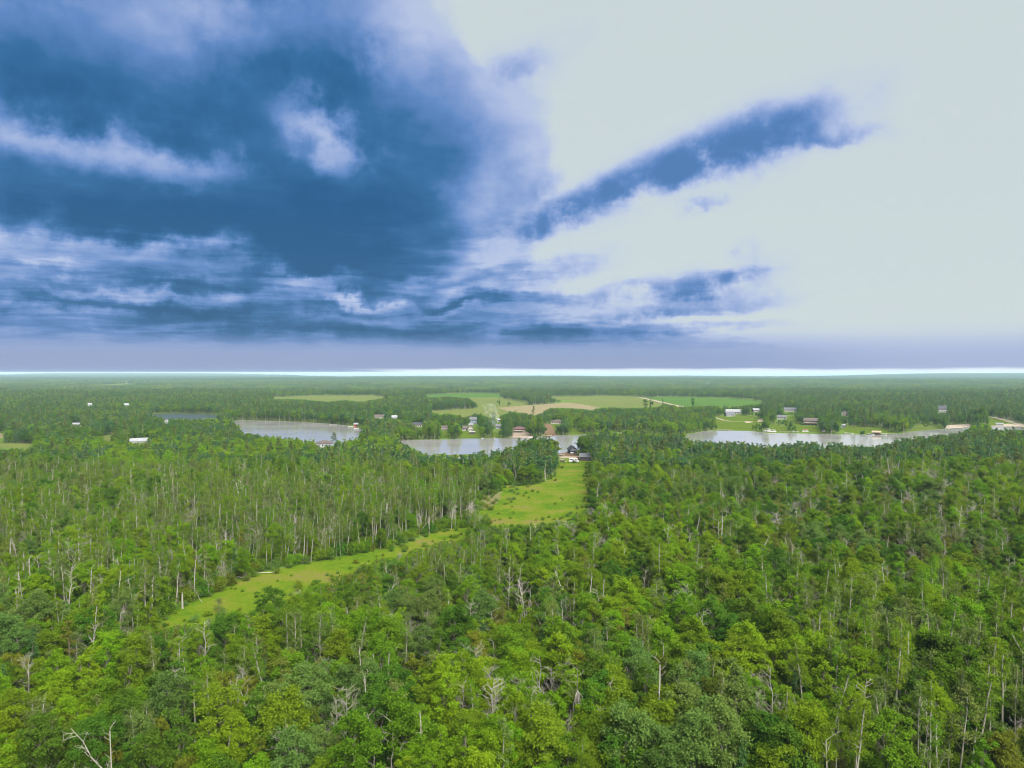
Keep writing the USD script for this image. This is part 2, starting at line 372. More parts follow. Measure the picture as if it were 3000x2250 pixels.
def hgt(x, y):
    x, y = np.asarray(x, float), np.asarray(y, float)
    r = np.hypot(x, y)
    p = np.stack([x / 1500, y / 1500, 0 * x], -1)
    h = smooth01(r, 2300, 5000) * 24 * (meshkit.fbm(p, 3, 5) - 0.5)
    az = np.arctan2(x, y)
    h = h + 36 * smooth01(az, 0.36, 0.52) * smooth01(r, 9500, 14500)
    h = h + 26 * smooth01(az, -0.62, -0.5) * (1 - smooth01(az, -0.45, -0.2)) * smooth01(r, 11000, 24000)
    return h


def build_land():
    rr = np.concatenate([[0.01], np.geomspace(60, 2200, 30), np.geomspace(2300, 36000, 70)])
    aa = np.linspace(-PI, PI, 361)[:-1]
    Rg, Ag = np.meshgrid(rr, aa, indexing='ij')
    x, y = Rg * np.sin(Ag), Rg * np.cos(Ag)
    over = Rg - np.where(np.abs(Ag) < 0.9, shore_limit(Ag), 34000)
    z = hgt(x, y) * (1 - smooth01(over, -200, 50)) - 9 * smooth01(over, -100, 150)
    v = np.stack([x, y, z], -1).reshape(-1, 3)
    n = len(aa)
    i, j = np.meshgrid(np.arange(len(rr) - 1), np.arange(n), indexing='ij')
    q = np.stack([i * n + j, i * n + (j + 1) % n, (i + 1) * n + (j + 1) % n, (i + 1) * n + j], -1).reshape(-1, 4)[:, ::-1]
    ring = (q // n).max(1)
    single('ground', (v, q), 'forest_floor', 'forest floor under the trees out to the horizon', 'ground', kind='structure', smooth=True)
    aa = np.linspace(0, 2 * PI, 181)[:-1]
    lr = np.array([4000., 9000., 30000., 120000.])
    v = np.stack([(lr[:, None] * np.sin(aa)).ravel(), (lr[:, None] * np.cos(aa)).ravel(), np.full(4 * 180, -4.0)], 1)
    i, j = np.meshgrid(np.arange(3), np.arange(180), indexing='ij')
    q = np.stack([i * 180 + j, i * 180 + (j + 1) % 180, (i + 1) * 180 + (j + 1) % 180, (i + 1) * 180 + j], -1).reshape(-1, 4)[:, ::-1]
    single('distant_lake', (v, q), 'great_lake', 'bright strip of open lake along the horizon', 'lake', kind='structure')


def sheet(name, pix, mat_, z, label, cat, grow=0.0, wob=0.0, world=None):
    """A flat piece of ground cover; pix: its outline in photograph pixels."""
    pts = np.array([G(*p) for p in pix]) if world is None else np.array(world)
    poly = Polygon(pts).buffer(0)
    if grow: poly = poly.buffer(grow)
    if wob:
        ring = np.array(poly.exterior.segmentize(wob * 3).coords)
        ring = ring + (np.stack([meshkit.fbm(np.stack([ring[:, 0] / (wob * 6), ring[:, 1] / (wob * 6), 0 * ring[:, 0]], 1), 3, s) for s in (1, 2)], 1) - 0.5) * 2 * wob
        poly = Polygon(ring).buffer(0)
    if poly.geom_type != 'Polygon': poly = max(poly.geoms, key=lambda g: g.area)
    v2, f = trimesh.creation.triangulate_polygon(poly, engine='earcut')
    v = np.column_stack([v2, np.full(len(v2), z)])
    m = np.cross(v[f[:, 1]] - v[f[:, 0]], v[f[:, 2]] - v[f[:, 0]])[:, 2] < 0
    f[m] = f[m][:, ::-1]
    single(name, (v, f), mat_, label, cat, kind='structure')
    return poly


def r3(x, y): return (1150 + x / 3.403, 1150 + y / 3.403)
def r2(x, y): return (650 + x / 2.949, 1050 + y / 2.949)
def r4(x, y): return (1500 + x / 2.949, 1050 + y / 2.949)
def r5(x, y): return (2250 + x / 2.949, 1050 + y / 2.949)
def f1(x, y): return (x * 1.3562, y * 1.3562)


build_land()
# what the photograph shows of each open place: trees may not rise into these outlines (photograph pixels)
SHOW = {}
SHOW['strip'] = [f1(*p) for p in [(335, 1350), (400, 1308), (450, 1290), (500, 1265), (560, 1242), (640, 1222), (720, 1208), (790, 1195), (870, 1180), (900, 1164), (960, 1146), (1020, 1140), (1012, 1160), (945, 1172), (885, 1188), (850, 1196), (800, 1208), (740, 1240), (700, 1258), (640, 1278), (560, 1318), (500, 1322), (430, 1340), (345, 1358)]]
SHOW['meadow'] = [f1(*p) for p in [(1212, 1000), (1268, 1000), (1274, 1030), (1276, 1095), (1225, 1122), (1120, 1133), (1050, 1132), (1032, 1100), (1030, 1088), (1060, 1072), (1084, 1062), (1087, 1049), (1150, 1049), (1190, 1038), (1202, 1018)]]
SHOW['yard'] = [(1633, 1325), (1690, 1326), (1700, 1331), (1728, 1336), (1728, 1352), (1640, 1357), (1630, 1345)]
SHOW['lake_a'] = [(690, 1234), (760, 1234), (850, 1237), (950, 1242), (1010, 1248), (1040, 1253), (1052, 1262), (1052, 1281), (1010, 1284), (985, 1287), (940, 1285), (880, 1281), (813, 1277), (760, 1270), (708, 1260)]
SHOW['lake_b'] = [(1182, 1293), (1238, 1291), (1315, 1290), (1353, 1288), (1409, 1288), (1461, 1287), (1515, 1287), (1515, 1300), (1473, 1311), (1430, 1318), (1385, 1322), (1330, 1328), (1306, 1328), (1262, 1325), (1223, 1318)]
SHOW['inlet'] = [(1634, 1278), (1686, 1278), (1683, 1300), (1668, 1312), (1650, 1318), (1648, 1300)]
SHOW['lake_c'] = [(2010, 1281), (2056, 1268), (2110, 1265), (2195, 1266), (2250, 1272), (2453, 1276), (2589, 1278), (2640, 1274), (2690, 1267), (2759, 1260), (2793, 1258), (2830, 1257), (2826, 1261), (2759, 1272), (2690, 1277), (2623, 1284), (2600, 1296), (2555, 1306), (2500, 1300), (2453, 1294), (2380, 1292), (2330, 1291), (2290, 1296), (2250, 1300), (2200, 1293), (2104, 1292), (2050, 1286)]
SHOW['river_end'] = [(2905, 1253), (3010, 1253), (3010, 1257), (2905, 1257)]
SHOW['pond'] = [(432, 1213), (520, 1211), (600, 1213), (640, 1217), (636, 1223), (560, 1226), (500, 1224)]
SHOW['field_left'] = [r2(*p) for p in [(400, 347), (520, 335), (800, 322), (1300, 322), (1420, 335), (1200, 372), (1080, 358), (900, 372), (700, 350)]]
SHOW['field_back'] = [r3(*p) for p in [(330, 28), (560, 12), (800, 6), (1075, 12), (1075, 46), (700, 48), (560, 36), (340, 45)]]
SHOW['field_mid'] = [r3(*p) for p in [(760, 54), (1000, 50), (1100, 62), (1360, 108), (1330, 122), (1200, 128), (1190, 146), (1000, 150), (880, 152), (850, 110)]]
SHOW['field_front'] = [r3(*p) for p in [(360, 186), (600, 172), (880, 160), (1060, 152), (1120, 160), (1165, 190), (1080, 222), (1060, 245), (960, 240), (830, 200), (700, 250), (680, 225), (560, 205), (480, 210)]]
SHOW['field_tan'] = [r3(*p) for p in [(1080, 152), (1300, 135), (1740, 102), (1900, 125), (2035, 150), (1990, 172), (1900, 160), (1700, 150), (1560, 150), (1480, 200), (1420, 225), (1330, 200), (1200, 190), (1130, 170)]]
SHOW['field_right'] = [r4(*p) for p in [(330, 332), (600, 330), (860, 325), (1070, 330), (1180, 365), (1300, 395), (1260, 415), (1130, 420), (1000, 425), (880, 418), (745, 424), (620, 400), (510, 380), (640, 362), (420, 358)]]
SHOW['field_bright'] = [r4(*p) for p in [(1110, 340), (1400, 334), (1700, 342), (1900, 345), (2080, 362), (2180, 382), (2000, 405), (1900, 410), (1800, 420), (1780, 405), (1640, 405), (1490, 416), (1300, 382)]]
SHOW['lawn_b1'] = [r3(*p) for p in [(490, 392), (545, 388), (560, 430), (500, 452)]]
SHOW['lawn_b2'] = [r3(*p) for p in [(690, 388), (800, 355), (862, 358), (880, 420), (880, 455), (690, 455)]]
SHOW['lawn_b3'] = [r3(*p) for p in [(1005, 395), (1050, 420), (1045, 448), (1005, 448)]]
SHOW['terrace_b'] = [r3(*p) for p in [(1195, 395), (1330, 395), (1375, 440), (1400, 455), (1200, 452)]]
SHOW['lawn_hill'] = [r3(*p) for p in [(1565, 320), (1625, 318), (1625, 400), (1560, 395)]]
SHOW['dirt_hill'] = [r3(*p) for p in [(1510, 318), (1555, 318), (1620, 425), (1545, 440)]]
SHOW['lawn_hill2'] = [r3(*p) for p in [(1800, 350), (1925, 405), (1915, 418), (1790, 415)]]
SHOW['lawn_c1'] = [r4(*p) for p in [(1750, 500), (1850, 500), (2000, 490), (2110, 510), (2185, 540), (2160, 555), (2090, 560), (2060, 620), (1900, 618), (1790, 612), (1760, 540)]]
SHOW['lawn_c2'] = [r5(*p) for p in [(10, 570), (60, 575), (160, 605), (165, 630), (10, 635)]]
SHOW['lawn_c3'] = [r5(*p) for p in [(160, 510), (230, 500), (260, 560), (330, 580), (440, 590), (450, 632), (255, 632), (235, 570), (180, 550)]]
SHOW['lawn_c4'] = [r5(*p) for p in [(640, 600), (720, 590), (800, 580), (830, 600), (900, 592), (1000, 610), (1110, 640), (1100, 648), (850, 650), (700, 635)]]
SHOW['lawn_c5'] = [r5(*p) for p in [(1250, 600), (1340, 565), (1500, 590), (1500, 605), (1250, 625)]]
SHOW['bank_c6'] = [r5(*p) for p in [(1580, 578), (1740, 570), (1760, 585), (1750, 600), (1560, 605)]]
SHOW['lawn_c7'] = [r5(*p) for p in [(1895, 505), (1960, 515), (2120, 550), (2212, 572), (2230, 588), (1920, 585)]]
SHOW['field_far_left'] = [(-20, 1300), (40, 1299), (100, 1303), (95, 1309), (60, 1312), (-20, 1314)]
SHOW['tan_far_left'] = [(-20, 1270), (14, 1271), (12, 1282), (-20, 1284)]
SHOW['glade'] = [(300, 1276), (332, 1276), (325, 1288), (300, 1288)]
SHOW['far_clearing'] = [(285, 1127), (400, 1124), (400, 1126), (290, 1130)]

SH = {}                                                     # the open places as ground outlines
down = lambda k, dy: [(x, y + dy) for x, y in SHOW[k]]
def both(k, dy): return Polygon([G(*p) for p in SHOW[k]]).buffer(0).union(Polygon([G(*p) for p in down(k, dy)]).buffer(0)).convex_hull
sheet('grass_strip', [(440, 1850), (530, 1776), (600, 1745), (680, 1712), (760, 1682), (868, 1656), (976, 1636), (1071, 1618), (1150, 1604), (1240, 1575), (1300, 1548), (1390, 1520), (1396, 1476), (1430, 1455), (1462, 1440), (1470, 1420), (1560, 1421), (1612, 1408), (1630, 1380), (1640, 1348), (1730, 1352), (1732, 1400), (1736, 1500), (1700, 1590), (1520, 1640), (1380, 1660), (1200, 1720), (1060, 1780), (860, 1860), (640, 1930), (500, 1920)], 'grass_strip', 0.02, 'long mown grass clearing winding through the forest', 'grass', wob=1.2)
W = {}
W['a'] = sheet('lake', [(660, 1238), (690, 1231.5), (760, 1232), (850, 1235), (950, 1240), (1010, 1246), (1036, 1250), (1058, 1256), (1070, 1268), (1072, 1300), (1010, 1322), (900, 1322), (780, 1312), (700, 1290)], 'lake_water', 0.06, 'grey lake beside the red boathouse', 'lake', wob=1.5)
W['b'] = sheet('river', [(1150, 1300), (1176, 1291), (1238, 1288.5), (1315, 1287.5), (1353, 1285.5), (1409, 1285.5), (1461, 1284.5), (1517, 1285), (1570, 1281), (1632, 1276), (1685, 1275), (1726, 1272), (1764, 1271), (1802, 1268), (1856, 1267), (1930, 1272), (2002, 1277), (2056, 1264.5), (2110, 1262), (2195, 1263), (2250, 1269), (2453, 1272.5), (2589, 1274.5), (2640, 1270.5), (2674, 1264.5), (2759, 1257.5), (2793, 1254.5), (2911, 1250), (3100, 1249), (3600, 1248), (3600, 1264), (3000, 1266), (2850, 1276), (2700, 1292), (2620, 1318), (2500, 1330), (2250, 1334), (2050, 1320), (1950, 1310), (1800, 1300), (1740, 1305), (1690, 1320), (1640, 1330), (1560, 1325), (1500, 1340), (1380, 1362), (1260, 1362), (1180, 1340)], 'lake_water', 0.06, 'broad pale river with cottages along its far bank', 'river', wob=1.5)
W['pond'] = sheet('pond', [(420, 1215), (520, 1210), (600, 1212), (650, 1216), (645, 1224), (560, 1229), (480, 1228)], 'pond_water', 0.06, 'small dark reedy pond at the left', 'pond', wob=3)
for k_, m_, z_, l_, c_, n_ in [
        ('field_left', 'field_pale', .05, 'narrow yellow green field in front of the far forest left of centre', 'field', 'field'), ('field_back', 'field_green', .05, 'deep green crop strip against the far forest', 'field', 'field'),
        ('field_mid', 'field_pale', .05, 'pale green field behind the dark wood block', 'field', 'field'), ('field_front', 'field_pale', .05, 'light green field behind the blue house', 'field', 'field'),
        ('field_tan', 'field_tan', .10, 'tan ploughed field in the middle distance', 'field', 'field'), ('field_right', 'field_pale', .05, 'olive pasture left of the white farm track', 'field', 'field'),
        ('field_bright', 'field_green', .09, 'bright green field right of the white farm track', 'field', 'field'),
        ('lawn_b1', 'lawn', .05, 'sloping lawn below the small white cottage', 'lawn', 'lawn'), ('lawn_b2', 'lawn', .05, 'lawn below the cream gabled cottage', 'lawn', 'lawn'), ('lawn_b3', 'lawn', .05, 'patch of lawn under the smoke', 'lawn', 'lawn'),
        ('terrace_b', 'stone_terrace', .05, 'pale stone terraces below the red roofed cottage', 'terrace', 'terrace'), ('lawn_hill', 'lawn', .05, 'lawn below the tan bungalow', 'lawn', 'lawn'), ('dirt_hill', 'dirt', .07, 'brown dirt ramp running down to the river', 'dirt ramp', 'dirt_ramp'),
        ('lawn_hill2', 'lawn', .05, 'steep lawn strip beside the wooded point', 'lawn', 'lawn'), ('lawn_c1', 'lawn', .05, 'wide meadow below the large white house', 'lawn', 'lawn'), ('lawn_c2', 'lawn', .05, 'lawn behind the pontoon boat', 'lawn', 'lawn'),
        ('lawn_c3', 'lawn', .05, 'bright lawn below the brown brick house', 'lawn', 'lawn'), ('lawn_c4', 'lawn', .05, 'lawn under the tall pines', 'lawn', 'lawn'), ('lawn_c5', 'reed_bank', .05, 'grassy bank by the narrow river bend', 'river bank', 'river_bank'),
        ('bank_c6', 'sand', .05, 'bare sandy river bank', 'river bank', 'river_bank'), ('lawn_c7', 'lawn', .05, 'yellow green slope beside the sandy beach', 'lawn', 'lawn'), ('field_far_left', 'field_pale', .05, 'small pale clearing in front of the blue spruces', 'clearing', 'clearing'),
        ('tan_far_left', 'field_tan', .05, 'tan field edge at the left border', 'field', 'field'), ('glade', 'field_pale', .05, 'small glade left of the grey roofed house', 'clearing', 'clearing'), ('far_clearing', 'field_pale', .05, 'thin far clearing below the left horizon', 'clearing', 'clearing')]:
    far_ = SHOW[k_][0][1] < 1200
    sheet(n_, SHOW[k_], m_, z_, l_, c_, grow=6 if far_ else 3, wob=3.0 if far_ else 0.8)


def ribbon(name, pix, width, mat_, z, label, cat):
    from shapely.geometry import LineString
    poly = LineString([G(*p) for p in pix]).buffer(width / 2, cap_style='flat')
    return sheet(name, None, mat_, z, label, cat, world=np.array(poly.exterior.coords)[:-1])


ribbon('track', [r4(*p) for p in [(1080, 334), (1130, 343), (1240, 366), (1330, 388), (1480, 421)]], 11, 'gravel', .14, 'white farm track between the fields', 'track')
ribbon('gravel_road', [(1628, 1341), (1660, 1340), (1695, 1341)], 11, 'gravel', .09, 'pale gravel road in front of the dark cabin', 'road')
sheet('dirt_yard', [(1630, 1326), (1690, 1326), (1694, 1338), (1630, 1338)], 'dirt', .055, 'brown bare earth in front of the dark cabin', 'dirt yard')
ribbon('sand_track', [r5(*p) for p in [(1893, 500), (1960, 511), (2060, 535), (2130, 556), (2240, 585)]], 9, 'sand', .10, 'sandy track sloping to the beach at the right edge', 'track')
sheet('beach', [r5(*p) for p in [(1925, 585), (1990, 575), (2080, 565), (2240, 582), (2240, 590), (1930, 588)]], 'sand', .13, 'pale sand beach around the white boathouse', 'beach')
ribbon('meadow_track', [r4(*p) for p in [(1760, 512), (1830, 535), (1900, 545), (2010, 550), (2090, 548)]], 3.5, 'gravel', .09, 'thin pale track across the meadow under the white house', 'track')
sheet('sand_pit', [r4(*p) for p in [(2005, 546), (2060, 544), (2085, 552), (2030, 560)]], 'sand', .12, 'small bright sand patch in the meadow', 'sand patch')
sheet('gravel_patch', [r4(*p) for p in [(2130, 530), (2170, 525), (2185, 545), (2120, 552)]], 'gravel', .12, 'grey gravel patch at the right end of the meadow', 'gravel patch')
ribbon('driveway', [r3(1480, 302), r3(1520, 322), r3(1550, 345)], 9, 'dirt', .10, 'reddish driveway left of the tan bungalow', 'driveway')
ribbon('shore_walk', [(1094, 1282), (1110, 1281), (1128, 1279.5), (1141, 1278.5)], 2.5, 'gravel', .06, 'thin pale walk on the neck between lake and river', 'path')
sheet('reed_bank', [(690, 1231), (740, 1229), (830, 1230), (920, 1234), (930, 1239), (850, 1235.2), (760, 1232.4)], 'reed_bank', .09, 'reedy bank on the far side of the lake', 'river bank')
sheet('marsh', [(1078, 1276), (1130, 1276), (1180, 1283), (1240, 1286), (1240, 1289), (1178, 1292), (1130, 1288), (1080, 1284)], 'reed_bank', .04, 'marshy green neck of land between lake and river', 'marsh')
sheet('reed_bank', [(1400, 1330), (1320, 1334), (1260, 1328), (1300, 1338), (1380, 1340)], 'reed_bank', .09, 'green reeds on the near edge of the river', 'river bank')
sheet('brown_scrub', [f1(*p) for p in [(1030, 1088), (1060, 1070), (1086, 1062), (1070, 1090), (1035, 1104)]], 'dry_scrub', .05, 'patch of brown dry scrub at the left side of the meadow', 'scrub', wob=1.5)
0 and ribbon('bare_track', [(1375, 1523), (1460, 1522), (1560, 1524), (1660, 1520)], 4, 'field_tan', .05, 'faint brown track across the bottom of the meadow', 'track')

SHOWP = {k: Polygon(v).buffer(0) for k, v in SHOW.items()}
RECTS = []                                                  # views of buildings and boats that no nearer tree may block: x0, x1, top, base row, distance


def keep_view(px0, px1, top, base, extra=0.0):
    RECTS.append((px0, px1, top, base, CAM_H * FOCAL / (base - HORIZON) + extra))

# ------------------------------------------------------------------ tree kinds (class prims; every tree of the scene is a copy of one)
UsdGeom.Scope.Define(stage, '/World/Looks')
stage.CreateClassPrim('/World/tree_kinds')
KIND = {}                                                    # class name -> height


def leaves(c, size, rng, up=0.35, aspect=0.62):
    """Small folded leaves at the points c: two triangles each."""
    n = len(c)
    nrm = rng.normal(size=(n, 3)); nrm[:, 2] = np.abs(nrm[:, 2]) + up
    nrm /= np.linalg.norm(nrm, axis=1, keepdims=True)
    a = np.cross(nrm, rng.normal(size=(n, 3)))
    a /= np.linalg.norm(a, axis=1, keepdims=True) + 1e-9
    b = np.cross(nrm, a)
    s = (size * rng.uniform(0.6, 1.35, n))[:, None]
    fold = nrm * s * 0.18
    v = np.stack([c - a * s * 0.5, c - b * s * 0.5 * aspect + fold, c + a * s * 0.5, c + b * s * 0.5 * aspect + fold], 1).reshape(-1, 3)
    k = np.arange(n)[:, None] * 4
    return v, np.vstack([k + [0, 1, 2], k + [0, 2, 3]])


def ball(rng, n, shell=0.35):
    d = rng.normal(size=(n, 3)); d /= np.linalg.norm(d, axis=1, keepdims=True)
    return d * rng.uniform(shell, 1, (n, 1)) ** 0.6


def define(name, h, pieces):
    """pieces: (part name, mesh, material)."""
    stage.DefinePrim if False else None
    p = UsdGeom.Xform.Define(stage, f'/World/tree_kinds/{name}').GetPrim()
    for pn, mesh, mt in pieces: part(pn, mesh, mt, p)
    KIND[name] = h


def limb_curve(a, b, rng, sag=0.12, n=4):
    t = np.linspace(0, 1, n)[:, None]
    mid = rng.normal(size=3) * np.linalg.norm(b - a) * sag
    return a + (b - a) * t + mid * (t * (1 - t) * 2)


def broadleaf(rng, h, R, nclump, per, size, low=0.30, limbs=True, cl=0.30):
    tr, cr = MB(), MB()
    lean = rng.normal(size=2) * h * 0.03
    zt = np.linspace(0, h * 0.88, 6)
    tp = np.stack([lean[0] * (zt / h) ** 2 + rng.normal(size=6) * .08, lean[1] * (zt / h) ** 2 + rng.normal(size=6) * .08, zt], 1)
    tr.tube(tp, np.linspace(0.011 * h, 0.003 * h, 6) + 0.02, 5)
    cz, rz = h * (low + 1) / 2, h * (1 - low) / 2
    cs = ball(rng, nclump, 0.28)
    lumps = 1 + 0.60 * (meshkit.noise(cs * 1.7 + rng.uniform(0, 50), 3) - 0.5) * 2
    taper = np.where(cs[:, 2] > 0, 1 - 0.35 * cs[:, 2], 1 + 0.15 * cs[:, 2])
    cs = cs * np.array([R, R, rz]) * lumps[:, None] * np.stack([taper, taper, np.ones_like(taper)], 1)
    cs[:, 2] = np.clip(cs[:, 2] + cz, h * 0.12, h)
    cs[:, :2] += lean * (cs[:, 2:] / h) ** 2
    for k, c in enumerate(cs):
        r = cl * R * rng.uniform(0.7, 1.4)
        n = max(4, int(per * rng.uniform(0.6, 1.4) * (r / (cl * R)) ** 2))
        p = ball(rng, n, 0.12) * np.array([r, r, r * 0.75]) * np.exp(rng.normal(size=(n, 1)) * .26)
        p[:, 2] = np.abs(p[:, 2]) * np.where(rng.random(n) < 0.62, 1, -1) - .12 * np.hypot(p[:, 0], p[:, 1])
        cr.add(*leaves(c + p, np.full(n, size), rng))
        if limbs and k % 2 == 0:
            z0 = max(0.15 * h, c[2] - rng.uniform(0.15, 0.3) * h)
            a = np.array([np.interp(z0, tp[:, 2], tp[:, 0]), np.interp(z0, tp[:, 2], tp[:, 1]), z0])
            tr.tube(limb_curve(a, c + p.mean(0) * 0.2, rng), np.linspace(0.045, 0.012, 4) * h / 12, 3)
    return tr.get(), cr.get()


def aspen(rng, h, R, n, size, bare=0.5, sides=5, thick=1.0):
    tr, cr = MB(), MB()
    bend = rng.normal(size=2) * h * 0.035
    zt = np.linspace(0, h * 0.97, 7)
    q = (zt / h) ** 2
    tp = np.stack([bend[0] * q + rng.normal(size=7) * .06, bend[1] * q + rng.normal(size=7) * .06, zt], 1)
    tr.tube(tp, (np.linspace(0.0105 * h, 0.0035 * h, 7) + 0.015) * thick, sides)
    nl = max(6, int(n / 60))
    for k in range(nl):
        z = h * (bare + (1 - bare) * (k + rng.random()) / nl)
        rr = R * (1 - 0.6 * ((z / h - bare) / (1 - bare)) ** 1.5) * rng.uniform(0.5, 1.15)
        az = rng.uniform(0, 2 * PI)
        a = np.array([np.interp(z, zt, tp[:, 0]), np.interp(z, zt, tp[:, 1]), z])
        b = a + np.array([math.cos(az) * rr, math.sin(az) * rr, rr * rng.uniform(0.4, 1.1)])
        tr.tube(np.array([a, (a + b) / 2 + rng.normal(size=3) * .05, b]), np.array([0.035, 0.022, 0.01]) * h / 13 * thick, 3)
        m = int(n / nl)
        t = rng.uniform(0.35, 1.1, (m, 1))
        cr.add(*leaves(a + (b - a) * t + rng.normal(size=(m, 3)) * np.array([.42, .42, .32]) * R * 0.42, np.full(m, size), rng, 0.3))
    return tr.get(), cr.get()


def dead(rng, h, nl, spread, broken=False, thick=1.0, twigs=3, droop=0.0):
    tr, lm = MB(), MB()
    lims = []
    top = h * (0.98 if not broken else 0.9)
    zt = np.linspace(0, top, 7)
    bend = rng.normal(size=2) * h * 0.04
    tp = np.stack([bend[0] * (zt / h) ** 2 + rng.normal(size=7) * .10, bend[1] * (zt / h) ** 2 + rng.normal(size=7) * .10, zt], 1)
    tr.tube(tp, (np.linspace(0.0078 * h, (0.004 if broken else 0.0012) * h, 7) + 0.012) * thick, 6)
    for k in range(nl):
        lm = MB()
        z = h * (0.3 + 0.66 * (k + rng.random()) / nl)
        L = spread * rng.uniform(0.5, 1.2) * (1.15 - 0.6 * z / h)
        az = rng.uniform(0, 2 * PI)
        rise = rng.uniform(0.35, 1.2) - droop
        d = np.array([math.cos(az), math.sin(az), rise]); d /= np.linalg.norm(d)
        a = np.array([np.interp(z, zt, tp[:, 0]), np.interp(z, zt, tp[:, 1]), z])
        c = limb_curve(a, a + d * L, rng, 0.10, 5)
        r0 = 0.036 * h / 12 * thick
        lm.tube(c, np.linspace(r0, 0.012, 5), 4)
        for _ in range(twigs):
            i = rng.integers(1, 5)
            e = c[i] + (d * 0.5 + rng.normal(size=3) * 0.55 + [0, 0, .2]) * L * rng.uniform(0.2, 0.5)
            lm.tube(limb_curve(c[i], e, rng, 0.15, 3), np.linspace(r0 * 0.5, 0.010, 3), 3)
        lims.append(lm.get())
    return tr.get(), lims


def conifer(rng, h, R, n, size, low=0.06, power=0.9):
    tr, cr = MB(), MB()
    tr.tube([(0, 0, 0), (0.02, 0.03, h * .5), (0, 0, h * .98)], [0.011 * h + .02, 0.006 * h + .01, 0.01], 5)
    nb = int(h * 5)
    for k in range(nb):
        z = h * (low + (0.97 - low) * (k + rng.random()) / nb)
        rr = R * (1 - z / h) ** power * rng.uniform(0.7, 1.12) + 0.08
        az = rng.uniform(0, 2 * PI)
        m = max(4, int(n / nb * (0.35 + 1.3 * (1 - z / h))))
        t = rng.uniform(0.12, 1.0, (m, 1)) ** 0.7
        d = np.array([math.cos(az), math.sin(az), -0.22])
        p = np.array([0, 0, z]) + d * rr * t + rng.normal(size=(m, 3)) * np.array([.16, .16, .07]) * (R / 1.8)
        cr.add(*leaves(p, np.full(m, size), rng, 0.9, 0.5))
    return tr.get(), cr.get()


def sparse_pine(rng, h, R, n, size, low=0.45):
    """Open crown on bare trunk with level boughs."""
    tr, cr = MB(), MB()
    tr.tube([(0, 0, 0), (rng.normal() * .1, rng.normal() * .1, h * .5), (0, 0, h * .97)], [0.012 * h + .02, 0.008 * h, 0.02], 6)
    nb = int(10 + h * 0.6)
    for k in range(nb):
        z = h * (low + (1 - low) * (k + rng.random()) / nb)
        rr = R * (1.05 - 0.75 * (z / h - low) / (1 - low)) * rng.uniform(0.55, 1.2)
        az = rng.uniform(0, 2 * PI)
        a, b = np.array([0, 0, z]), np.array([math.cos(az) * rr, math.sin(az) * rr, z + rng.uniform(-.2, .5)])
        tr.tube(np.array([a, b]), np.array([0.05, 0.015]) * h / 13, 3)
        m = int(n / nb)
        t = rng.uniform(0.35, 1.05, (m, 1))
        cr.add(*leaves(a + (b - a) * t + rng.normal(size=(m, 3)) * np.array([.4, .4, .2]) * R * .32, np.full(m, size), rng, 0.8, 0.5))
    return tr.get(), cr.get()


def bush(rng, h, R, n, size):
    cr = MB()
    for _ in range(7):
        c = ball(rng, 1)[0] * np.array([R, R, h * .35]) * .7 + [0, 0, h * .5]
        p = ball(rng, n // 7, 0.4) * np.array([R * .55, R * .55, h * .42])
        q = c + p; q[:, 2] = np.clip(q[:, 2], 0.03, None)
        cr.add(*leaves(q, np.full(len(q), size), rng))
    return cr.get()


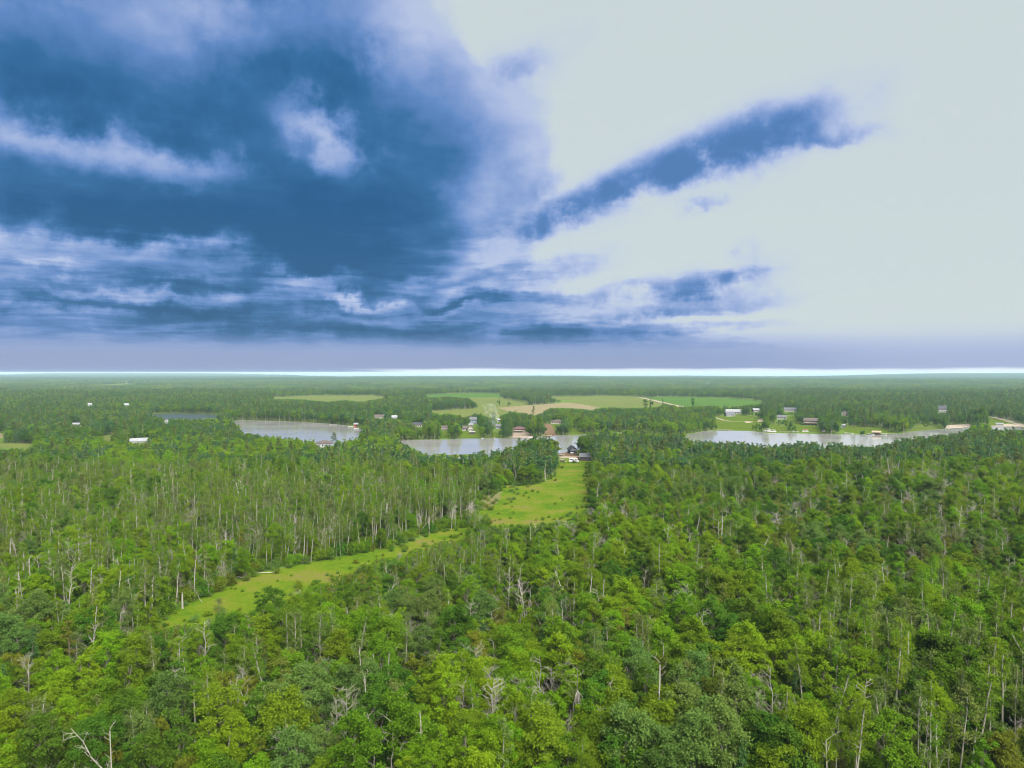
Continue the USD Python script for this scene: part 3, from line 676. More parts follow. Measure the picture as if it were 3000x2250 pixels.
def build_kinds():
    rng = np.random.default_rng(5)
    # near kinds: shape x leaf colour
    cols = ['bright', 'mid', 'deep', 'olive', 'pale']
    for i, (h, R, nc, low) in enumerate([(11, 2.7, 46, .30), (12.5, 2.4, 44, .28), (9.5, 2.5, 42, .22), (13, 3.1, 54, .34), (10, 2.0, 36, .25), (11.5, 3.3, 56, .36)]):
        shape = broadleaf(rng, h, R, int(nc * 1.5), 100, 0.32, low, True, .22)
        for c in (cols[:3] + [cols[3 + i % 2]]):
            define(f'broadleaf_{c}_{i}', h, [('trunk', shape[0], 'bark_grey'), ('crown', shape[1], 'leaf_' + c)])
    for i, (h, R, n, bare) in enumerate([(14, 1.7, 900, .48), (15.5, 1.55, 800, .55), (13, 1.8, 1000, .42), (16, 1.9, 1000, .52), (12, 1.4, 560, .5)]):
        t, c = aspen(rng, h, R, n, 0.30, bare)
        define(f'aspen_{i}', h, [('trunk', t, 'bark_pale'), ('crown', c, 'leaf_aspen' if i % 2 == 0 else 'leaf_mid')])
    for i, (h, nl, sp, br, tw, dr) in enumerate([(12, 13, 2.6, False, 4, 0), (14, 16, 2.4, False, 4, .1), (9.5, 8, 1.6, True, 2, 0), (13, 20, 3.2, False, 5, 0), (11, 10, 2.8, True, 4, .3), (15, 9, 1.5, True, 2, 0)]):
        t, ls = dead(rng, h, nl, sp, br, 1.0, tw, dr)
        define(f'dead_{i}', h, [('trunk', t, 'bark_dead')] + [('limb', l, 'bark_dead') for l in ls])
    for i in range(2):
        t, ls = dead(rng, 9.5, 30, 2.4 + .5 * i, False, .55, 8)
        m = MB()
        for l in ls: m.add(*l)
        define(f'twiggy_{i}', 9.5, [('trunk', t, 'twig_grey'), ('branches', m.get(), 'twig_grey')])
    for i, (h, R) in enumerate([(11, 2.0), (13, 2.2), (8.5, 1.7)]):
        t, c = conifer(rng, h, R, 2600, 0.30)
        define(f'spruce_{i}', h, [('trunk', t, 'bark_brown'), ('crown', c, 'needle_dark')])
    for i, (h, R) in enumerate([(8, 1.7), (9.5, 1.9)]):
        t, c = conifer(rng, h, R, 3000, 0.28, 0.03, 0.55)
        define(f'cedar_{i}', h, [('trunk', t, 'bark_brown'), ('crown', c, 'leaf_olive' if i else 'leaf_brown')])
    for i, (h, R) in enumerate([(13, 2.6), (14.5, 2.2)]):
        t, c = sparse_pine(rng, h, R, 1500, 0.32, .35 if i == 0 else .25)
        define(f'larch_{i}', h, [('trunk', t, 'bark_brown'), ('crown', c, 'leaf_yellow')])
    t, c = sparse_pine(rng, 15, 3.0, 2400, 0.36, .5)
    define('pine_0', 15, [('trunk', t, 'bark_brown'), ('crown', c, 'needle_pine')])
    for i, c in enumerate(['mid', 'olive', 'pale', 'deep']):
        define(f'bush_{i}', 2.0, [('crown', bush(rng, 2.0, 1.4, 520, 0.26), 'leaf_' + c)])
    # kinds for single trees
    t, ls = dead(rng, 13.3, 15, 2.6, False, 1.15, 5, .1)
    hang = []
    for q in range(14):
        m = MB()
        e = np.array([.5 + rng.uniform(.2, 2.4), -.3 + rng.normal() * .4, rng.uniform(5.2, 7.6)])
        m.tube(limb_curve(np.array([.25, -.1, 9.6]), e, rng, .12, 4), [.07, .05, .03, .012], 4)
        hang.append(m.get())
    define('hanging_0', 13.3, [('trunk', t, 'bark_grey')] + [('limb', l, 'bark_grey') for l in ls] + [('broken_limb', l, 'bark_dead') for l in hang])
    t, ls = dead(rng, 9, 18, 1.9, False, .95, 5, 1.3)
    define('leaning_0', 9, [('trunk', t, 'bark_dead')] + [('limb', l, 'bark_grey') for l in ls])
    m = MB()
    for q in range(5): m.tube([(q * .09 - .2, .05 * (q % 2), 0), (q * .07 - .15, .04, 2.5), (q * .12 - .3, 0, 3.6 + .5 * (q % 3))], [.16, .12, .02], 5)
    define('stump_0', 5, [('trunk', m.get(), 'bark_dead')])
    m = MB().tube([(-4.5, 0, .3), (0, .3, .35), (4.5, -.2, .25)], [.16, .13, .05], 6)
    for q in range(6): m.tube([(q * .7, 0, .3), (q * .7 + .9, (-1) ** q * 1.1, .7)], [.05, .015], 4)
    define('log_0', 1, [('trunk', m.get(), 'bark_dead')])
    t, c = conifer(rng, 12, 2.0, 1300, 0.28)
    define('brown_spruce', 12, [('trunk', t, 'bark_brown'), ('crown', c, 'leaf_brown')])
    t, c = conifer(rng, 11, 2.7, 1500, 0.5)
    define('blue_spruce', 11, [('trunk', t, 'bark_brown'), ('crown', c, 'needle_blue')])
    t, c = broadleaf(rng, 13, 5.2, 34, 60, 0.6, .1)
    define('willow', 13, [('trunk', t, 'bark_grey'), ('crown', c, 'leaf_pale')])
    # middle distance: same shapes, fewer and larger leaf sprays
    for i, (h, R, nc) in enumerate([(11, 2.8, 26), (12.5, 2.5, 26), (10, 2.6, 24), (13, 3.2, 28)]):
        shape = broadleaf(rng, h, R, nc, 26, 0.72, .25, limbs=False)
        for c in ('mid', 'deep', 'shore', 'bright'):
            define(f'mid_broadleaf_{c}_{i}', h, [('trunk', shape[0], 'bark_grey'), ('crown', shape[1], 'leaf_' + c)])
    for i, (h, R) in enumerate([(14, 1.6), (15.5, 1.4), (13, 1.7)]):
        t, c = aspen(rng, h, R, 330, 0.62, .45, 4, .8)
        define(f'mid_aspen_{i}', h, [('trunk', t, 'bark_pale'), ('crown', c, 'leaf_shore' if i else 'leaf_aspen')])
    t, c = conifer(rng, 12, 2.1, 700, 0.6)
    define('mid_spruce_0', 12, [('trunk', t, 'bark_brown'), ('crown', c, 'needle_dark')])
    t, ls = dead(rng, 13, 7, 2.0, False, 1.0, 1)
    define('mid_dead_0', 13, [('trunk', t, 'bark_dead')] + [('limb', l, 'bark_dead') for l in ls])
    t, c = sparse_pine(rng, 15, 3.2, 600, 0.7, .5)
    define('mid_pine_0', 15, [('trunk', t, 'bark_brown'), ('crown', c, 'needle_pine')])
    # far stands: blocks of forest
    for i in range(6):
        cr, tr = MB(), MB()
        for _ in range(75):
            x, y = rng.uniform(-28, 28, 2)
            h, R = rng.uniform(9, 15), rng.uniform(1.8, 3.2)
            con = rng.random() < 0.2
            n = 34
            p = ball(rng, n, 0.5)
            if con: p = np.stack([p[:, 0] * .8, p[:, 1] * .8, p[:, 2]], 1) * np.where(p[:, 2:] > 0, 1 - p[:, 2:] * .8, 1)
            cr.add(*leaves(p * np.array([R, R, h * .42]) + [x, y, h * .58], np.full(n, 1.5), rng))
            if rng.random() < 0.5: tr.tube([(x + 1, y - 1, 0), (x + 1.1, y - 1, h * 0.95)], [.16, .08], 3)
        define(f'stand_{i}', 14, [('crown', cr.get(), ['leaf_far', 'leaf_shore', 'leaf_far_deep', 'leaf_mid', 'leaf_far', 'leaf_far'][i]), ('trunk', tr.get(), 'bark_pale')])
    for i in range(4):
        cr = MB()
        for _ in range(260):
            x, y = rng.uniform(-85, 85, 2)
            h, R = rng.uniform(9, 16), rng.uniform(2.5, 4.5)
            cr.add(*leaves(ball(rng, 10, 0.6) * np.array([R, R, h * .35]) + [x, y, h * .62], np.full(10, 4.0), rng, 0.8))
        define(f'block_{i}', 14, [('crown', cr.get(), ['leaf_far', 'leaf_far', 'leaf_far_deep', 'leaf_shore'][i])])


build_kinds()


# ------------------------------------------------------------------ where trees stand
def blocked(x, y, h, r, low=0.0):
    """True where a tree of height h and crown radius r would stand in, or rise into, an open place."""
    x, y, h, r = map(np.asarray, (x, y, h, r))
    bad = np.zeros(len(x), bool)
    px0, pyb = proj(x, y, 0 * h)
    _, pyt = proj(x, y, h)
    rp = FOCAL * r / y
    for k, poly in SHOWP.items():
        x0, y0, x1, y1 = poly.bounds
        near = (px0 > x0 - rp - 2) & (px0 < x1 + rp + 2) & (pyt < y1) & (pyb > y0)
        if not near.any(): continue
        i = np.nonzero(near & ~bad)[0]
        for t in np.linspace(0, 1, 11):
            for s in (-0.75, 0, 0.75):
                w = s * rp[i] * (1 - t * t * 0.7)
                if t == 0 and s: continue
                bad[i] |= shapely.contains_xy(poly, px0[i] + w, pyb[i] + (pyt[i] - pyb[i]) * t)
    for x0, x1, top, base, d in RECTS:
        bad |= (px0 + rp > x0) & (px0 - rp < x1) & (pyt < base) & (pyb > base - 1) & (y < d + 4)
        bad |= (px0 + rp * .5 > x0) & (px0 - rp * .5 < x1) & (np.abs(y - d - 4) < 9)
    for w in W.values():
        bad |= shapely.contains_xy(w, x, y)
    return bad


def grid(r0, r1, cell, rng, half=0.62, jit=0.48):
    """Jittered points of the view's wedge between two distances."""
    ys = np.arange(r0, r1, cell)
    out = []
    for y in ys:
        xs = np.arange(-half * y * 1.12 - 12, half * y * 1.12 + 12, cell)
        out.append(np.stack([xs, np.full(len(xs), y)], 1))
    p = np.vstack(out)
    return p + rng.uniform(-jit, jit, p.shape) * cell


PLACED = []                                                 # (kind, x, y, yaw, scale, tilt)


def nz(x, y, s, seed): return meshkit.fbm(np.stack([x / s, y / s, 0 * x], -1), 3, seed)


def pick(rng, n, table):
    ks, w = zip(*table)
    return np.array(ks)[rng.choice(len(ks), n, p=np.array(w) / sum(w))]


def near_forest():
    rng = np.random.default_rng(21)
    for cell, r0, r1 in ((3.3, 104, 425),):
        p = grid(r0, r1, cell, rng)
        x, y = p.T
        px, pb = proj(x, y, 0 * x)
        n1, n2, n3 = nz(x, y, 26, 1), nz(x, y, 60, 2), nz(x, y, 14, 3)
        wob = (n2 - .5) * 260
        aspenz = smooth01(pb + wob * .4, 1360, 1420) * (1 - smooth01(pb + wob * .5, 1700, 1800)) * (1 - smooth01(px + wob, 1250, 1500))
        patch = nz(x, y, 42, 12)
        aspenz = aspenz * (.25 + .75 * smooth01(patch, .40, .50))
        snagz = smooth01(pb + wob, 1650, 1730) * (1 - smooth01(pb + wob, 1960, 2060)) * (1 - smooth01(px + wob, 560, 800))
        aspr = smooth01(px + wob, 2380, 2520) * smooth01(pb, 1800, 1880)
        olive = smooth01(px + wob, 1500, 1900) * smooth01(pb + wob, 1430, 1500) * (1 - smooth01(pb + wob, 1720, 1860))
        scrubz = smooth01(px + wob, 1950, 2350) * smooth01(pb + wob * .5, 1400, 1460) * (1 - smooth01(pb + wob * .5, 1590, 1680)) + .6 * smooth01(nz(x, y, 30, 9), .58, .66)
        u = rng.random(len(x))
        kind = np.empty(len(x), object)
        w = np.stack([.70 - .0 * x, .11 + 1.9 * aspenz + .9 * aspr + .3 * snagz, .055 + .30 * snagz + .07 * olive + .15 * aspenz, .03 + .30 * olive, .012 + .05 * olive, .022 + 0 * x, .02 + .06 * olive, .05 + .55 * scrubz + .12 * aspenz], 1)
        w[:, 0] *= 1 - .55 * aspenz
        w /= w.sum(1, keepdims=True)
        c = w.cumsum(1)
        fam = (u[:, None] > c).sum(1)
        hs = np.array([8.5, 13, 11, 7.5, 12, 9.5, 2.0])
        for i in range(len(x)):
            f = fam[i]
            if f == 0:
                v = n1[i] + (rng.random() - .5) * .36
                far = pb[i] < 1480
                v += .10 * smooth01(patch[i], .40, .30) if px[i] < 1400 else 0
                col = 'bright' if v > (.60 if not far else .68) else 'mid' if v > .44 else 'deep' if v > .33 else ('olive' if rng.random() < .5 else 'pale')
                s = rng.integers(0, 6)
                if col in ('olive', 'pale'): s = (s // 2) * 2 + (0 if col == 'olive' else 1)
                kind[i] = f'broadleaf_{col}_{s}'
            elif f == 1: kind[i] = f'aspen_{rng.integers(0, 5)}'
            elif f == 2: kind[i] = f'dead_{rng.integers(0, 6)}'
            elif f == 3: kind[i] = f'cedar_{rng.integers(0, 2)}'
            elif f == 4: kind[i] = f'larch_{rng.integers(0, 2)}'
            elif f == 5: kind[i] = f'spruce_{rng.integers(0, 3)}'
            elif f == 6: kind[i] = 'bush_1'
            else: kind[i] = f'twiggy_{rng.integers(0, 2)}'
        sc = rng.uniform(.68, 1.15, len(x)) * (0.68 + .62 * n2)
        sc = np.where((fam == 2), sc * 1.02, sc)
        h = np.array([KIND[k] for k in kind]) * sc
        r = np.where((fam == 1) | (fam == 2), 1.2, 2.2) * sc
        bad = blocked(x, y, h, r)
        # where a full tree would block the view of a clearing, a lower one may still stand
        for cut in (.7, .45):
            j = np.nonzero(bad)[0]
            b2 = blocked(x[j], y[j], h[j] * cut, r[j] * cut)
            ok = j[~b2]
            sc[ok] *= cut; bad[ok] = False
        for i in np.nonzero(~bad)[0]:
            t = rng.normal(size=2) * (3 if fam[i] != 2 else 6)
            if fam[i] in (1, 2) and rng.random() < (.10 if px[i] > 900 else .16): t = rng.normal(size=2) * 22
            PLACED.append((kind[i], x[i], y[i], rng.uniform(0, 6.28), sc[i], t))
    # understorey
    p = grid(106, 425, 2.7, rng)
    x, y = p.T
    h = rng.uniform(1.4, 4.6, len(x))
    bad = blocked(x, y, h, h * .5)
    for i in np.nonzero(~bad)[0]:
        k = pick(rng, 1, [('bush_0', .45), ('bush_1', .15), ('bush_2', .12), ('bush_3', .28)])[0]
        PLACED.append((k, x[i], y[i], rng.uniform(0, 6.28), h[i] / 2.0, (0, 0)))


def ragged_edges():
    """Low shrubs that fringe the grass clearing."""
    rng = np.random.default_rng(51)
    for key, n in (('strip', 150), ('meadow', 170)):
        ring = Polygon([G(*p) for p in SHOW[key]]).buffer(0).boundary
        for _ in range(n):
            q = ring.interpolate(rng.random(), normalized=True)
            x, y = q.x + rng.normal() * 1.6, q.y + rng.normal() * 2.4
            PLACED.append((f'bush_{rng.integers(0, 4)}', x, y, rng.uniform(0, 6.28), rng.uniform(.25, .95), (0, 0)))


MID = []


def mid_forest():
    rng = np.random.default_rng(31)
    for cell, r0, r1 in ((4.3, 425, 760), (5.2, 760, 1500), (7.5, 1500, 2300)):
        p = grid(r0, r1, cell, rng)
        x, y = p.T
        px, pb = proj(x, y, 0 * x)
        n1, n2 = nz(x, y, 70, 4), nz(x, y, 180, 6)
        h = np.empty(len(x)); kind = np.empty(len(x), object)
        u = rng.random(len(x))
        asp = np.where(pb > 1300, .34 * smooth01(n2, .4, .6) + .06, .10 + .22 * smooth01(n2, .5, .62))
        for i in range(len(x)):
            if u[i] < asp[i]: k = f'mid_aspen_{rng.integers(0, 3)}'
            elif u[i] < asp[i] + .035: k = 'mid_dead_0'
            elif u[i] < asp[i] + .12: k = 'mid_spruce_0'
            elif u[i] < asp[i] + .15: k = 'mid_pine_0'
            else:
                v = n1[i] + (rng.random() - .5) * .3
                k = f"mid_broadleaf_{'bright' if v > .70 and y[i] < 800 else 'mid' if v > .54 else 'shore' if v > .40 else 'deep'}_{rng.integers(0, 4)}"
            kind[i] = k
        sc = rng.uniform(.75, 1.15, len(x)) * (.8 + .4 * n2)
        h = np.array([KIND[k] for k in kind]) * sc
        bad = blocked(x, y, h, 2.0 * sc)
        j = np.nonzero(bad)[0]
        ok = j[~blocked(x[j], y[j], h[j] * .5, sc[j])]
        ok = ok[rng.random(len(ok)) < .8]
        sc[ok] *= .5; bad[ok] = False
        z = hgt(x, y)
        for i in np.nonzero(~bad)[0]:
            MID.append((kind[i], x[i], y[i], z[i], rng.uniform(0, 6.28), sc[i]))


def far_forest():
    rng = np.random.default_rng(41)
    out = []
    for cell, r0, r1, kinds in ((50, 2310, 5200, 'stand'), (150, 5200, 32000, 'block')):
        p = grid(r0, r1, cell, rng, jit=.12)
        x, y = p.T
        az, r = np.arctan2(x, y), np.hypot(x, y)
        keep = r < shore_limit(az) - (60 if kinds == 'stand' else 120)
        keep &= ~blocked(x, y, np.full(len(x), 12.0), np.full(len(x), 22.0)) if kinds == 'stand' else True
        x, y = x[keep], y[keep]
        z = hgt(x, y)
        for i in range(len(x)):
            out.append((f'{kinds}_{rng.integers(0, 6 if kinds == "stand" else 4)}', x[i], y[i], z[i] - .3, rng.integers(0, 4) * PI / 2, rng.uniform(1.0, 1.12)))
    return out


def instancer(name, rows, label, cat):
    """rows: (kind, x, y, z, yaw, scale, tilt x, tilt y). One PointInstancer of uncounted trees."""
    path = '/World/' + numbered(name)
    pi = UsdGeom.PointInstancer.Define(stage, path)
    kinds = sorted({r[0] for r in rows})
    rel = pi.CreatePrototypesRel()
    UsdGeom.Scope.Define(stage, path + '/prototypes')
    for k in kinds:
        q = UsdGeom.Xform.Define(stage, f'{path}/prototypes/{k}').GetPrim()
        q.GetReferences().AddInternalReference(f'/World/tree_kinds/{k}')
        rel.AddTarget(q.GetPath())
    idx = {k: i for i, k in enumerate(kinds)}
    a = np.array([r[1:] for r in rows], float)
    pi.CreateProtoIndicesAttr(Vt.IntArray.FromNumpy(np.array([idx[r[0]] for r in rows], np.int32)))
    pi.CreatePositionsAttr(Vt.Vec3fArray.FromNumpy(a[:, :3].astype(np.float32)))
    hy = a[:, 3] / 2
    tx, ty = a[:, 5] * PI / 360, a[:, 6] * PI / 360
    qz = np.stack([np.cos(hy), 0 * hy, 0 * hy, np.sin(hy)], 1)
    qt = np.stack([np.cos(tx) * np.cos(ty), np.sin(tx) * np.cos(ty), np.cos(tx) * np.sin(ty), 0 * tx], 1)
    w, x, y, z = qt.T
    W2, X2, Y2, Z2 = qz.T
    q = np.stack([w * W2 - z * Z2, x * W2 + y * Z2, y * W2 - x * Z2, w * Z2 + z * W2], 1)
    pi.CreateOrientationsAttr(Vt.QuathArray([Gf.Quath(float(u[0]), float(u[1]), float(u[2]), float(u[3])) for u in q]))
    wv = np.random.default_rng(4).uniform(.82, 1.22, (len(a), 2))
    pi.CreateScalesAttr(Vt.Vec3fArray.FromNumpy((a[:, 4:5] * np.column_stack([wv, np.ones(len(a))])).astype(np.float32)))
    tagp(pi.GetPrim(), label, cat, None, 'stuff')


# ------------------------------------------------------------------ houses, boats, vehicles
def gable(w, d, h, rise, over=0.5, axis='x'):
    """Roof slabs of a gable roof; axis: the ridge's direction."""
    m = MB()
    a, b = (w, d) if axis == 'x' else (d, w)
    t = 0.22
    hw = b / 2 + over
    k = rise / (b / 2)
    pts = [(-hw, h - over * k), (0, h + rise), (hw, h - over * k), (hw, h - over * k + t), (0, h + rise + t * 1.3), (-hw, h - over * k + t)]
    m.prism(pts, -a / 2 - over, a / 2 + over)
    v, f = m.get()
    if axis == 'x': v = np.stack([v[:, 1], -v[:, 0], v[:, 2]], 1)
    return v, f


def hip(w, d, h, rise, over=0.7):
    W_, D_ = w / 2 + over, d / 2 + over
    r = max(W_ - D_, 0.3)
    v = np.array([[-W_, -D_, h - .15], [W_, -D_, h - .15], [W_, D_, h - .15], [-W_, D_, h - .15], [-W_, -D_, h + .05], [W_, -D_, h + .05], [W_, D_, h + .05], [-W_, D_, h + .05], [-r, 0, h + rise], [r, 0, h + rise]])
    f = [[0, 2, 1], [0, 3, 2], [0, 1, 5], [0, 5, 4], [1, 2, 6], [1, 6, 5], [2, 3, 7], [2, 7, 6], [3, 0, 4], [3, 4, 7], [4, 5, 9], [4, 9, 8], [5, 6, 9], [6, 7, 8], [6, 8, 9], [7, 4, 8]]
    return v, np.array(f)


def walls(w, d, h, rise, style, axis):
    m = MB()
    if style == 'hip': return m.box((0, 0, h / 2), (w, d, h)).get()
    a, b = (w, d) if axis == 'x' else (d, w)
    m.prism([(-b / 2, 0), (b / 2, 0), (b / 2, h), (0, h + rise - .02), (-b / 2, h)], -a / 2, a / 2)
    v, f = m.get()
    if axis == 'x': v = np.stack([v[:, 1], -v[:, 0], v[:, 2]], 1)
    return v, f


def house(name, label, cat, px0, px1, base, h, d, wall, roof, rise=1.8, style='gable', axis='x', yaw=0.0, wins=4, win_z=1.5, win=(1.1, 1.2), door=True, chimney=None, porch=None, rows=1, trim='trim_white', view=True, top=None, deck=None, widen=1.0):
    """A building whose front is seen between two columns of the photograph, standing on the row base."""
    (xa, y), (xb, _) = G(px0, base), G(px1, base)
    w = (xb - xa) * widen / max(math.cos(yaw), .5) - (d * abs(math.sin(yaw)) * .6 if yaw else 0)
    cx = (xa + xb) / 2
    face = -math.atan2(cx, y)
    t = thing(name, label, cat, (cx * (1 + d / 2 / y), y + d / 2, 0), face + yaw)
    part('wall', walls(w, d, h, rise, style, axis), wall, t)
    part('roof', hip(w, d, h, rise) if style == 'hip' else gable(w, d, h, rise, axis=axis), roof, t)
    for r in range(rows):
        for k in range(wins):
            x = (k + .5) / wins * (w - .8) - (w - .8) / 2
            z = win_z + r * 2.7
            fr = part('window', MB().box((x, -d / 2 - .02, z), (win[0] + .25, .12, win[1] + .25)).get(), trim, t)
            # the pane stands in front of its frame as a part of the window
            part('pane', MB().box((x, -d / 2 - .075, z), (win[0], .05, win[1])).get(), 'dark_glass', fr)
    if style == 'gable' and axis == 'y' and rise > 1.6:
        fr = part('window', MB().box((0, -d / 2 - .02, h + rise * .35), (1.0, .12, 1.1)).get(), trim, t)
        part('pane', MB().box((0, -d / 2 - .075, h + rise * .35), (.8, .05, .9)).get(), 'dark_glass', fr)
    for sx in (-1, 1):
        fr = part('window', MB().box((sx * (w / 2 + .02), 0, win_z), (.12, win[0] + .2, win[1] + .2)).get(), trim, t)
        part('pane', MB().box((sx * (w / 2 + .075), 0, win_z), (.05, win[0], win[1])).get(), 'dark_glass', fr)
    if door:
        dr = part('door', MB().box((w * .31, -d / 2 - .05, 1.02), (.95, .1, 2.04)).get(), 'dark_siding', t)
        part('handle', MB().box((w * .31 + .36, -d / 2 - .13, 1.0), (.06, .06, .14)).get(), 'aluminium', dr)
    if chimney is not None: part('chimney', MB().box((chimney * w / 2, .6, h + rise * .7), (.8, .7, rise + 1.2)).get(), 'tan_brick', t)
    if porch:
        depth, z, rm = porch
        part('porch_roof', MB().prism([(-d / 2 - depth, z - .5), (-d / 2 - .02, z + .25), (-d / 2 - .02, z + .45), (-d / 2 - depth, z - .3)], -w * .46, w * .46).get(), rm, t)
        pr = stage.GetPrimAtPath(str(t.GetPath()) + '/porch_roof')
        a = UsdGeom.Mesh(pr).GetPointsAttr(); v = np.array(a.Get()); a.Set(Vt.Vec3fArray.FromNumpy(np.stack([v[:, 1], v[:, 0], v[:, 2]], 1).astype(np.float32)))
        n_ = UsdGeom.Mesh(pr); i_ = np.array(n_.GetFaceVertexIndicesAttr().Get()).reshape(-1, 3)[:, ::-1]; n_.GetFaceVertexIndicesAttr().Set(Vt.IntArray.FromNumpy(i_.ravel().astype(np.int32).copy()))
        for k in range(4): part('post', MB().box((w * .44 * (k / 1.5 - 1), -d / 2 - depth + .15, (z - .5) / 2), (.18, .18, z - .5)).get(), trim, t)
    if deck:
        depth, z = deck
        dk = part('deck', MB().box((0, -d / 2 - depth / 2 - .01, z), (w * .9, depth, .2)).get(), 'deck_wood', t)
        part('railing', MB().box((0, -d / 2 - depth + .05, z + .95), (w * .9, .08, .1)).box((0, -d / 2 - depth + .05, z + .55), (w * .9, .05, .06)).get(), 'trim_white', dk)
        for k in range(5): part('post', MB().box((w * .44 * (k / 2 - 1), -d / 2 - depth + .2, z / 2 - .05), (.16, .16, z - .1)).get(), 'deck_wood', t)
    if view:
        if top is None: top = HORIZON + FOCAL * (CAM_H - h - rise * .8) / y
        if view == 'roof': base = HORIZON + FOCAL * (CAM_H - h * .8) / y
        keep_view(px0 - 1, px1 + 1, top, base)
        if view == 'roof': RECTS[-1] = RECTS[-1][:4] + (y,)
    return t


house('cottage', 'low white cottage with tan roof between round trees on the river bank', 'cottage', 1293, 1311, 1261, 2.9, 7, 'white_paint', 'roof_brown', 1.6, wins=3, deck=(2, 1.2))
house('cottage', 'white cottage with two small gables left of the cream gabled cottage', 'cottage', 1354, 1370, 1262, 2.8, 7, 'white_paint', 'roof_brown', 1.9, wins=3)
house('gabled_cottage', 'cream cottage showing its brown gable end to the river', 'cottage', 1372, 1386, 1263.5, 3.2, 8, 'cream_paint', 'roof_brown', 3.0, axis='y', wins=2)
house('garden_shed', 'low flat dark shed on the lawn below the cream gabled cottage', 'shed', 1376, 1391, 1272, 2.0, 4, 'brown_siding', 'roof_pale', .5, wins=0, door=False)
house('blue_house', 'two storey slate blue house with white dormers at the edge of the field', 'house', 1376, 1396, 1243, 5.4, 9, 'blue_siding', 'roof_grey', 2.6, wins=4, rows=2, chimney=-.8)
house('garage', 'small white garage in front of the blue house', 'garage', 1374, 1385, 1251, 2.6, 6, 'white_paint', 'roof_pale', .9, wins=0)
house('grey_cottage', 'grey cottage half hidden behind the drifting smoke', 'cottage', 1453, 1468, 1257, 3.0, 8, 'grey_siding', 'roof_grey', 1.8, wins=3)
house('small_shed', 'tiny white shed at the edge of the field between trees', 'shed', 1456, 1465, 1236, 2.4, 5, 'white_paint', 'roof_pale', 1.2, wins=1)
house('red_roof_cottage', 'brown cottage with wide red hip roof and white porch above stone terraces', 'cottage', 1503, 1540, 1267, 3.3, 9, 'log_wood', 'roof_red', 2.4, 'hip', wins=6, deck=(3, 1.6), top=1251)
house('bungalow', 'long tan bungalow with low grey brown roof on the hill lawn', 'bungalow', 1614, 1651, 1242.5, 2.8, 9, 'cream_paint', 'roof_brown', 1.9, 'hip', wins=5, chimney=.3)
house('dark_roof_cottage', 'cottage with dark grey roof half hidden by willows', 'cottage', 1209, 1236, 1251, 2.8, 8, 'cream_paint', 'roof_dark', 1.8, wins=4)
house('cabin', 'dark grey gabled cabin with lower porch roof at the river inlet', 'cabin', 1664, 1688, 1329, 3.1, 7, 'dark_siding', 'roof_dark', 2.3, axis='y', yaw=.25, wins=2, porch=(2.6, 2.7, 'roof_grey'), top=1306)
house('barn', 'dark brown shed with grey gable roof beside the parked camper', 'shed', 1699, 1731, 1350.5, 2.7, 6.5, 'brown_siding', 'roof_grey', 1.9, wins=0, yaw=-.10, top=1329)
house('lake_boathouse', 'small red boathouse standing at the lake edge', 'boathouse', 1037, 1048, 1250, 2.6, 4.5, 'red_paint', 'roof_pale', 1.1, wins=1, top=1239, trim='red_paint')
house('white_house', 'large white house with white and grey roofs behind the meadow', 'house', 2128, 2171, 1213, 3.2, 14, 'white_paint', 'roof_pale', 3.2, wins=7, rows=1, top=1196)
house('grey_barn', 'pale grey gabled barn just in front of the large white house', 'barn', 2124, 2151, 1220, 3.4, 10, 'grey_siding', 'roof_grey', 2.6, wins=4, yaw=.3, top=1208)
house('white_garage', 'small white house among spruces right of the large white house', 'house', 2205, 2227, 1207, 3.0, 9, 'white_paint', 'roof_pale', 2.2, wins=3, yaw=.3)
house('long_house', 'long house with pale walls and grey green roof at the wood edge', 'house', 2298, 2336, 1206, 3.2, 10, 'white_paint', 'roof_grey', 2.6, wins=6)
house('ranch_house', 'white ranch house with dark windows and grey roof', 'house', 2277, 2304, 1228.5, 3.0, 9, 'white_paint', 'roof_grey', 2.0, wins=4, chimney=-.7)
house('brick_house', 'tan brick house with brown roof and dark lower porch above the lawn', 'house', 2357, 2396, 1246, 5.2, 10, 'tan_brick', 'roof_brown', 2.6, wins=5, rows=2, chimney=.45, deck=(3, 2.6), top=1226)
house('beige_house', 'beige house with steep pale roof hidden in trees', 'house', 2467, 2484, 1218, 3.6, 9, 'cream_paint', 'roof_pale', 2.8, wins=2, axis='y')
house('grey_shed', 'small pale grey shed beside the tall pines', 'shed', 2463, 2476, 1253, 2.6, 5, 'grey_siding', 'roof_pale', 1.0, wins=1)
house('hill_house', 'white house with steep dark roof alone on the wooded hill', 'house', 2747, 2775, 1208, 4.6, 12, 'white_paint', 'roof_dark', 5.0, wins=4, rows=1, chimney=.6, yaw=.25, top=1190)
house('beach_boathouse', 'white flat roofed boathouse on the sandy beach', 'boathouse', 2921, 2939, 1248, 2.4, 6, 'white_paint', 'roof_pale', .6, wins=0, door=False, top=1236)
house('hidden_house', 'house with broad grey brown roof rising from the near forest by the lake', 'house', 928, 972, 1311, 3.2, 10, 'grey_siding', 'roof_brown', 2.2, 'hip', wins=4, top=1290, view='roof')
house('forest_house', 'long pale grey roofed house alone in the left forest', 'house', 382, 428, 1304, 3.2, 9, 'white_paint', 'roof_pale', 2.0, wins=5, top=1289, view='roof')
house('white_hut', 'long low white building in the forest below the pond', 'shed', 209, 234, 1250, 3.0, 8, 'white_paint', 'roof_pale', .8, wins=3, top=1243, view='roof')
house('pond_cottage', 'grey gabled cottage among brown trees below the pond', 'cottage', 481, 495, 1241, 3.0, 8, 'grey_siding', 'roof_grey', 2.6, wins=1, axis='y', view='roof')
